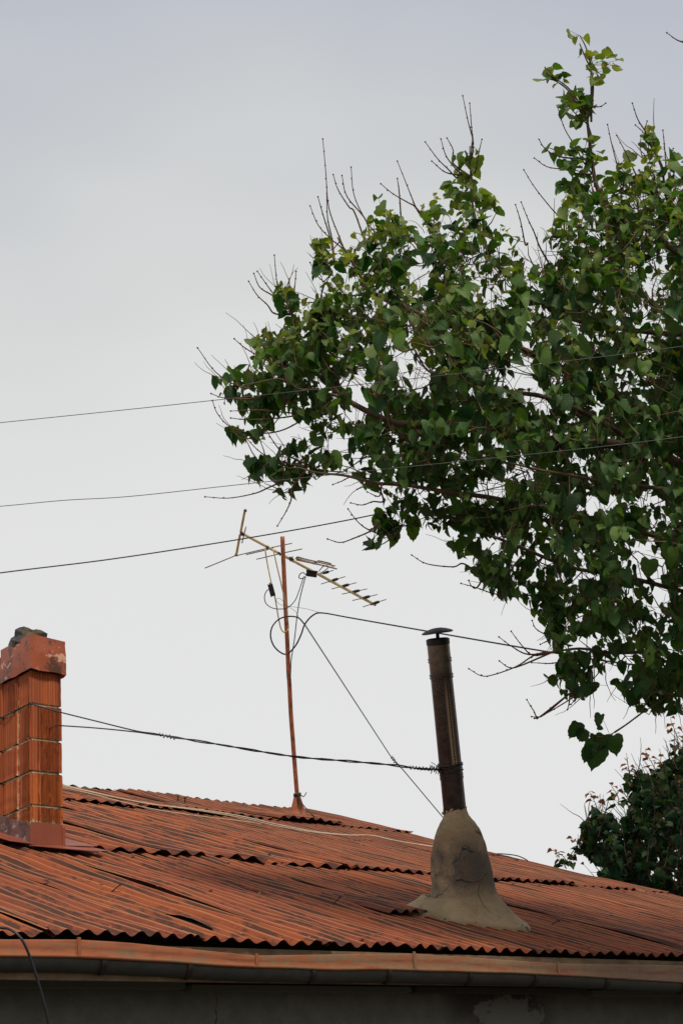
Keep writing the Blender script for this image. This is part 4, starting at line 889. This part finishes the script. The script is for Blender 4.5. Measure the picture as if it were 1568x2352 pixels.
# the lone low spray, leaf by leaf: centre x, y, direction in the picture (degrees from up, clockwise), length px
low = spline([P(x, y, 9.25) for x, y in ((1470, 1640), (1440, 1662), (1405, 1685), (1372, 1698))], 6); tree.paths.append(low); tree.paths.append(spline([P(1410, 1682, 9.25), P(1440, 1662, 9.25), P(1470, 1640, 9.25), P(1530, 1600, 9.28)], 6))
tree.paths.append(spline([P(x, y, 9.25) for x, y in ((1385, 1693), (1350, 1690), (1330, 1672), (1318, 1655))], 5)); tree.paths.append(spline([P(x, y, 9.25) for x, y in ((1404, 1686), (1385, 1710), (1360, 1730))], 5))
for (x, y, ang, ln, wv_) in ((1318, 1678, 200, 42, 0), (1335, 1690, 205, 36, 0), (1375, 1656, 200, 30, 0), (1378, 1672, 100, 16, 0), (1362, 1696, 190, 20, 0), (1379, 1706, 200, 40, 0), (1410, 1712, 175, 44, 0), (1366, 1742, 185, 52, 0), (1348, 1736, 195, 34, 0), (1352, 1715, 210, 30, 0)):
    a = math.radians(ang); ld = nrm(RT*math.sin(a)+UP*math.cos(a)+fwd*random.uniform(-.3, .3)); s_ = ln/F*9.25*1.0; c = P(x, y, 9.25)
    A = np.array(low); base = c-ld*s_*.5; tree.leaves.append((base, ld, nrm(-fwd*.9+ZZ*.4+RT*random.uniform(-.5, .5)), s_, random.random()*.4, 0, A[np.linalg.norm(A-base, axis=1).argmin()], 0))

def build_leaves(leaves, root, mat, nbig, kind, shade=None):
    infos = []
    for L in leaves:
        c = L[0]+L[1]*L[3]*.5; x, y, z = proj(c); inf = (-20 < x < 1588 and -20 < y < 2372); infos.append((not inf, z/L[3]))
    # hidden ones matter less: a coarse depth buffer marks the front leaf of each cell
    order = sorted(range(len(leaves)), key=lambda i: proj(leaves[i][0])[2]); seen = {}; front = set()
    for i in order:
        x, y, z = proj(leaves[i][0]+leaves[i][1]*leaves[i][3]*.5); key = (int(x//18), int(y//18))
        if seen.get(key, 0) < 1 and not infos[i][0]: front.add(i)
        seen[key] = seen.get(key, 0)+1
    bigs = set(sorted(front, key=lambda i: infos[i][1])[:nbig])
    meshes = {}; loc = base_of(root); vs, fs, uvs, tint, yng = [], [], [], [], []; nv = 0
    for i, (b, d, nvv, s_, ti, yg, node, kd) in enumerate(leaves):
        Rm = leaf_frame(d, nvv); var = i % len(LV[kind]); lv, lf, lu = LV[kind][var]
        if i in bigs:
            tb = int(ti*3.999); yb = int(min(1, yg)*3.999); key = (var, tb, yb)
            if key not in meshes:
                me = bpy.data.meshes.new('leaf'); me.from_pydata(lv.tolist(), [], lf); me.materials.append(mat); me.polygons.foreach_set('use_smooth', [True]*len(me.polygons))
                u = me.uv_layers.new(name='UVMap'); idx = np.empty(len(me.loops), int); me.loops.foreach_get('vertex_index', idx); u.data.foreach_set('uv', lu[idx].astype(np.float32).ravel())
                at = me.attributes.new('tint', 'FLOAT', 'POINT'); at.data.foreach_set('value', [tb/3.0]*len(lv)); at = me.attributes.new('young', 'FLOAT', 'POINT'); at.data.foreach_set('value', [yb/3.0]*len(lv)); meshes[key] = me
            o = bpy.data.objects.new('leaf', meshes[key]); col.objects.link(o); o.parent = root
            mt = Matrix([[*(Rm[r_]*s_), b[r_]-loc[r_]] for r_ in range(3)]+[[0, 0, 0, 1]]); o.matrix_basis = mt
        else:
            w = (lv*s_)@Rm.T+b; vs.append(w); fs += [tuple(q+nv for q in f) for f in lf]; nv += len(lv); uvs.append(lu); tint += [ti]*len(lv); yng += [yg]*len(lv)
    mb = MB(); mb.v = np.concatenate(vs); mb.f = fs
    tag(mb.build('foliage', mat, root, uv=np.concatenate(uvs), attr={'tint': tint, 'young': yng}), kind='stuff')

for pts, (ra, rb) in tree.limb_paths:
    mb = MB(); n = len(pts); mb.tube([p+np.array([fn(*(p*4)), fn(*(p*4+9)), fn(*(p*4+5))])*.012*min(1, i/4, (n-1-i)/3) for i, p in enumerate(pts)], [ra+(rb-ra)*(i/(n-1))**(.45 if len(pts) > 60 else .6) for i in range(n)], 9); mb.build('limb', M_bark, tri)
mb = MB(); tp = P(2150, 2050, 9.7); mb.tube(spline([TB-ZZ*.1, TB+ZZ*.15, TB+ZZ*.8+EE*.05, (TB+tp)/2+NN*.06, tp, P(2100, 1750, 9.75), P(2050, 1500, 9.6)], 5), [.26, .22, .19, .175, .165, .16, .155, .15, .15, .145, .145, .14, .14, .14, .135, .135, .13, .13, .125, .125, .12, .12, .12, .115, .115, .11, .11, .105, .10, .10, .095][:31], 14); mb.build('trunk', M_bark, tri)
mb = MB()
for path in tree.paths:
    n = len(path); r0_ = .0036+.0075*min(1, float(np.linalg.norm(path[-1]-path[0]))); mb.tube(path, [r0_*(1-.55*i/(n-1)) for i in range(n)], 5, cap=False)
tag(mb.build('branches', M_bark, tri), kind='stuff')
mb = MB()
for pts in tree.shoots: mb.tube(pts, [.0032*(1-.6*i/(len(pts)-1)) for i in range(len(pts))], 4, cap=False)
for L in tree.leaves: mb.tube([L[6], L[0]], .0013, 3, cap=False)
# a haze of fine bare twiglets inside the crown
for B, dd, x, y in bases:
    if x > 1650 or dd < 70 or random.random() < .4: continue
    for q in range(2):
        d = nrm(ZZ*.6+np.array([random.gauss(0, .6) for _ in range(3)])); p = B+np.array([random.gauss(0, .06) for _ in range(3)]); pts = [p]
        for _ in range(5): d = nrm(d+np.array([random.gauss(0, .15) for _ in range(3)])); p = p+d*random.uniform(.03, .06); pts.append(p)
        mb.tube(pts, [.0026, .0024, .002, .0018, .0015, .001], 3, cap=False)
tag(mb.build('twigs', M_twig, tri), kind='stuff')
BARE = [[(741, 319), (748, 395), (755, 477), (779, 544), (797, 586), (830, 640)], [(806, 384), (813, 449), (843, 512), (867, 540), (885, 580)], [(785, 403), (797, 452), (843, 512)], [(765, 401), (776, 435), (801, 475), (815, 490)], [(712, 473), (730, 516), (758, 547), (785, 570), (800, 592)], [(730, 452), (741, 491), (758, 547)], [(750, 430), (752, 500), (762, 548)],
 [(912, 370), (939, 438), (955, 477), (970, 500)], [(874, 422), (902, 445), (938, 466), (955, 477)], [(912, 410), (917, 449)], [(976, 326), (1004, 364), (1029, 389), (1050, 410)], [(991, 370), (1018, 393), (1040, 400)], [(1012, 319), (1022, 354), (1038, 378), (1060, 400)], [(1026, 317), (1040, 345), (1040, 375)], [(1062, 220), (1075, 282), (1085, 320), (1085, 350)], [(1078, 237), (1083, 302), (1085, 320)], [(1106, 320), (1098, 355), (1092, 390)],
 [(630, 586), (635, 642), (641, 668), (660, 700)], [(591, 623), (614, 656), (632, 681), (650, 710)], [(583, 628), (597, 660), (628, 680)], [(571, 646), (590, 677), (614, 700), (630, 720)], [(680, 623), (676, 667), (672, 700)], [(665, 640), (664, 690)], [(712, 603), (730, 635), (762, 660), (780, 680)], [(1280, 247), (1296, 296), (1320, 336), (1337, 369), (1360, 400)], [(1202, 390), (1229, 433), (1273, 487), (1296, 504), (1330, 530)], [(1196, 464), (1212, 504), (1226, 534), (1240, 570)], [(1226, 363), (1256, 383), (1300, 390), (1330, 400)], [(1394, 286), (1405, 336), (1421, 393), (1440, 430)], [(1415, 311), (1437, 353), (1454, 390), (1470, 430)], [(1451, 237), (1464, 275), (1484, 306), (1495, 330)], [(1458, 287), (1478, 307), (1508, 356), (1525, 396)], [(1485, 278), (1480, 302)], [(1521, 299), (1525, 340), (1528, 390)], [(1545, 341), (1535, 370), (1528, 396)], [(1390, 237), (1377, 245), (1358, 245)], [(1251, 155), (1273, 178), (1310, 208), (1345, 262)], [(1530, 75), (1552, 91), (1572, 99), (1640, 130)], [(1237, 320), (1250, 340), (1285, 360)], [(1183, 470), (1195, 510), (1205, 560)],
 [(454, 799), (497, 856), (554, 889), (600, 890)], [(538, 778), (560, 797), (591, 816), (640, 840)], [(485, 904), (516, 914), (579, 916), (640, 905)], [(488, 920), (499, 949), (525, 978), (560, 992), (613, 995), (654, 986), (694, 964), (707, 949), (760, 935)], [(530, 944), (600, 942), (690, 950)], [(530, 960), (570, 964), (640, 960), (700, 952)], [(600, 965), (625, 1010), (650, 1040), (690, 1060)], [(560, 1000), (600, 1040), (645, 1060), (690, 1070)], [(471, 1141), (525, 1144), (582, 1134), (612, 1122), (650, 1100)], [(637, 1208), (654, 1180), (668, 1150), (672, 1120)], [(764, 1113), (785, 1105), (815, 1092), (850, 1100)], [(805, 1155), (832, 1160), (856, 1152), (880, 1150)], [(799, 1169), (822, 1199), (847, 1217), (880, 1225)], [(752, 1238), (782, 1246), (816, 1235), (850, 1220)], [(820, 1124), (860, 1110), (900, 1110)], [(843, 1130), (870, 1140)],
 [(945, 1275), (980, 1295), (1040, 1302), (1065, 1295)], [(1058, 1340), (1094, 1350), (1132, 1363), (1185, 1371), (1230, 1365)], [(1076, 1333), (1082, 1346), (1094, 1350)], [(1076, 1536), (1104, 1552), (1132, 1550), (1185, 1531), (1227, 1505), (1270, 1498)], [(1146, 1518), (1168, 1533), (1192, 1530)], [(1145, 1463), (1178, 1487), (1213, 1503)], [(1173, 1450), (1199, 1484), (1224, 1505)], [(1221, 1425), (1231, 1445), (1263, 1463), (1300, 1480)], [(1240, 1480), (1262, 1468)], [(1209, 1607), (1224, 1631), (1241, 1646)], [(1220, 1646), (1241, 1645), (1291, 1617), (1326, 1593), (1350, 1560)], [(1226, 1650), (1240, 1645)], [(1220, 1522), (1260, 1524), (1300, 1524)], [(1310, 1618), (1318, 1608), (1320, 1598)], [(1302, 1630), (1306, 1615)]]
TPTS = np.array(tree.pts)
for i, tab in enumerate(BARE):
    kk = 9.0 if tab[0][0] < 760 and tab[0][1] > 760 else (9.3 if tab[0][1] > 1100 else 9.55); ctl = [P(x+1.2*fn(x, y), y, kk+.05*j) for j, (x, y) in enumerate(tab)]; dv = TPTS-ctl[-1]; dl = np.linalg.norm(dv, axis=1)-.25*(dv@nrm(ctl[-1]-ctl[-2])); q_ = TPTS[dl.argmin()]
    if np.linalg.norm(q_-ctl[-1]) > .02 and tab[0] != (1530, 75): ctl.append(q_)
    pts = spline(ctl, 5); n = len(pts)
    mb = MB(); mb.tube(pts, [.0022+.0042*(t/(n-1)) for t in range(n)], 5)
    mb.ball(pts[0], .0058, 6, 4)
    acc = 0
    for j in range(1, n-3):
        acc += np.linalg.norm(pts[j]-pts[j-1])
        if acc > .042: acc = 0; mb.ball(pts[j]+np.array([random.uniform(-1, 1) for _ in range(3)])*.003, random.uniform(.0042, .0064), 6, 4)
    mb.build('bare_twig', M_twig, tri)
build_leaves(tree.leaves, tri, M_leaf, 295, 0)
print('mulberry leaves', len(tree.leaves), 'shoots', len(tree.shoots))

# ------------------------------------------------------------------ apricot tree behind the roof
KS = 19.5
CR2 = [(1300, 1975), (1340, 1925), (1335, 1890), (1372, 1868), (1400, 1880), (1425, 1900), (1440, 1870), (1445, 1830), (1430, 1800), (1455, 1770), (1500, 1790), (1520, 1760), (1560, 1740), (1620, 1640), (1750, 1500), (2000, 1480), (2200, 1700), (2200, 2100), (1900, 2200), (1400, 2100), (1370, 2020), (1395, 1985), (1350, 1975), (1330, 1995)]
def acc2(p):
    x, y, z = proj(p); return inpoly(x, y, CR2) and random.random() > (.0 if fn(x*.05, y*.05, 2) < .22 else .9)
LB2 = [dict(p=[(1850, 2300, KS), (1780, 2150, KS), (1650, 2080, KS), (1500, 2020, KS), (1420, 1960, KS), (1380, 1900, KS)], r=(.09, .01)), dict(p=[(1780, 2150, KS), (1700, 1980, KS), (1600, 1850, KS), (1560, 1750, KS)], r=(.06, .01)), dict(p=[(1650, 2080, KS), (1560, 1980, KS), (1500, 1880, KS), (1470, 1820, KS)], r=(.04, .008)), dict(p=[(1780, 2150, KS), (1900, 1900, KS), (1950, 1700, KS)], r=(.06, .01)), dict(p=[(1500, 2020, KS), (1420, 2000, KS), (1350, 1960, KS), (1310, 1965, KS)], r=(.02, .005))]
t2b = P(1850, 2300, KS); t2b[2] = 0
tr2 = thing('apricot_tree', t2b, 'dark round-leaved tree with reddish shoot tips behind the right roof edge', 'tree')
tree2 = Tree(LB2, KS); b2 = []; tries = 0
while len(b2) < 560 and tries < 20000:
    tries += 1; x = random.uniform(1300, 2200) if random.random() < .3 else random.uniform(1300, 1600); y = random.uniform(1500, 2120)
    if not inpoly(x, y, CR2): continue
    dd = polydist(x, y, CR2); b2.append((P(x, y, KS+random.uniform(-1, 1)*min(1.4, .2+.01*dd)), dd, x, y))
for B, dd, x, y in sorted(b2, key=lambda q: np.linalg.norm(q[0]-P(1750, 2050, KS))): tree2.attach(B, nrm(P(1800, 2150, KS)-B))
for B, dd, x, y in b2: tree2.shoot(B, ZZ+np.array([random.gauss(0, .4) for _ in range(3)]), random.uniform(.3, .5), random.randint(6, 10), random.uniform(.105, .145), acc2, droop=.35, youngness=.12, kind=1)
for (path, nl) in (([(1378, 1885), (1368, 1850), (1352, 1818)], 13), ([(1475, 1830), (1450, 1790), (1438, 1745)], 15), ([(1520, 1800), (1500, 1760), (1480, 1725)], 16), ([(1560, 1760), (1555, 1700), (1538, 1650)], 16), ([(1420, 1850), (1418, 1830), (1400, 1800)], 11), ([(1310, 1990), (1290, 1965), (1268, 1953)], 10), ([(1345, 1960), (1328, 1940), (1318, 1928)], 9), ([(1560, 1800), (1545, 1770), (1525, 1740)], 14), ([(1300, 1995), (1290, 1980), (1284, 1972)], 6)):
    pts = spline([P(x, y, KS) for x, y in path], 8); tree2.paths.append(pts); n = len(pts); ph = 0
    for i in range(nl):
        t = i/(nl-1); p = pts[min(n-1, int(t*(n-1)))]; ph += 2.4; out = nrm(RT*math.cos(ph)+fwd*math.sin(ph)*.7+ZZ*.25); s_ = (.135-.070*t)*random.uniform(.8, 1.15); lb = p+out*s_*.45
        tree2.leaves.append((lb, nrm(out*.9-ZZ*random.uniform(.1, .6)), nrm(ZZ+out*.6), s_, random.random(), min(1, max(0, t*1.3-.25)), p.copy(), 1))
for pts, (ra, rb) in tree2.limb_paths:
    n = len(pts); mb = MB(); mb.tube(pts, [ra+(rb-ra)*(i/(n-1))**.7 for i in range(n)], 8); mb.build('limb', M_bark, tr2)
mb = MB(); mb.tube([t2b-ZZ*.1, t2b+ZZ*.5, (t2b+P(1850, 2300, KS))/2, P(1850, 2300, KS), P(1780, 2150, KS)], [.17, .14, .12, .11, .09], 12); mb.build('trunk', M_bark, tr2)
mb = MB()
for path in tree2.paths+tree2.shoots: n = len(path); mb.tube(path, [.008*(1-.7*i/(n-1)) for i in range(n)], 4, cap=False)
for L in tree2.leaves: mb.tube([L[6], L[0]], .0025, 3, cap=False)
tag(mb.build('twigs', mat_bark('dark_twig_bark', (.045, .030, .022), (.03, .02, .015), 60), tr2), kind='stuff')
build_leaves(tree2.leaves, tr2, M_leaf2, 260, 1)
print('apricot leaves', len(tree2.leaves))
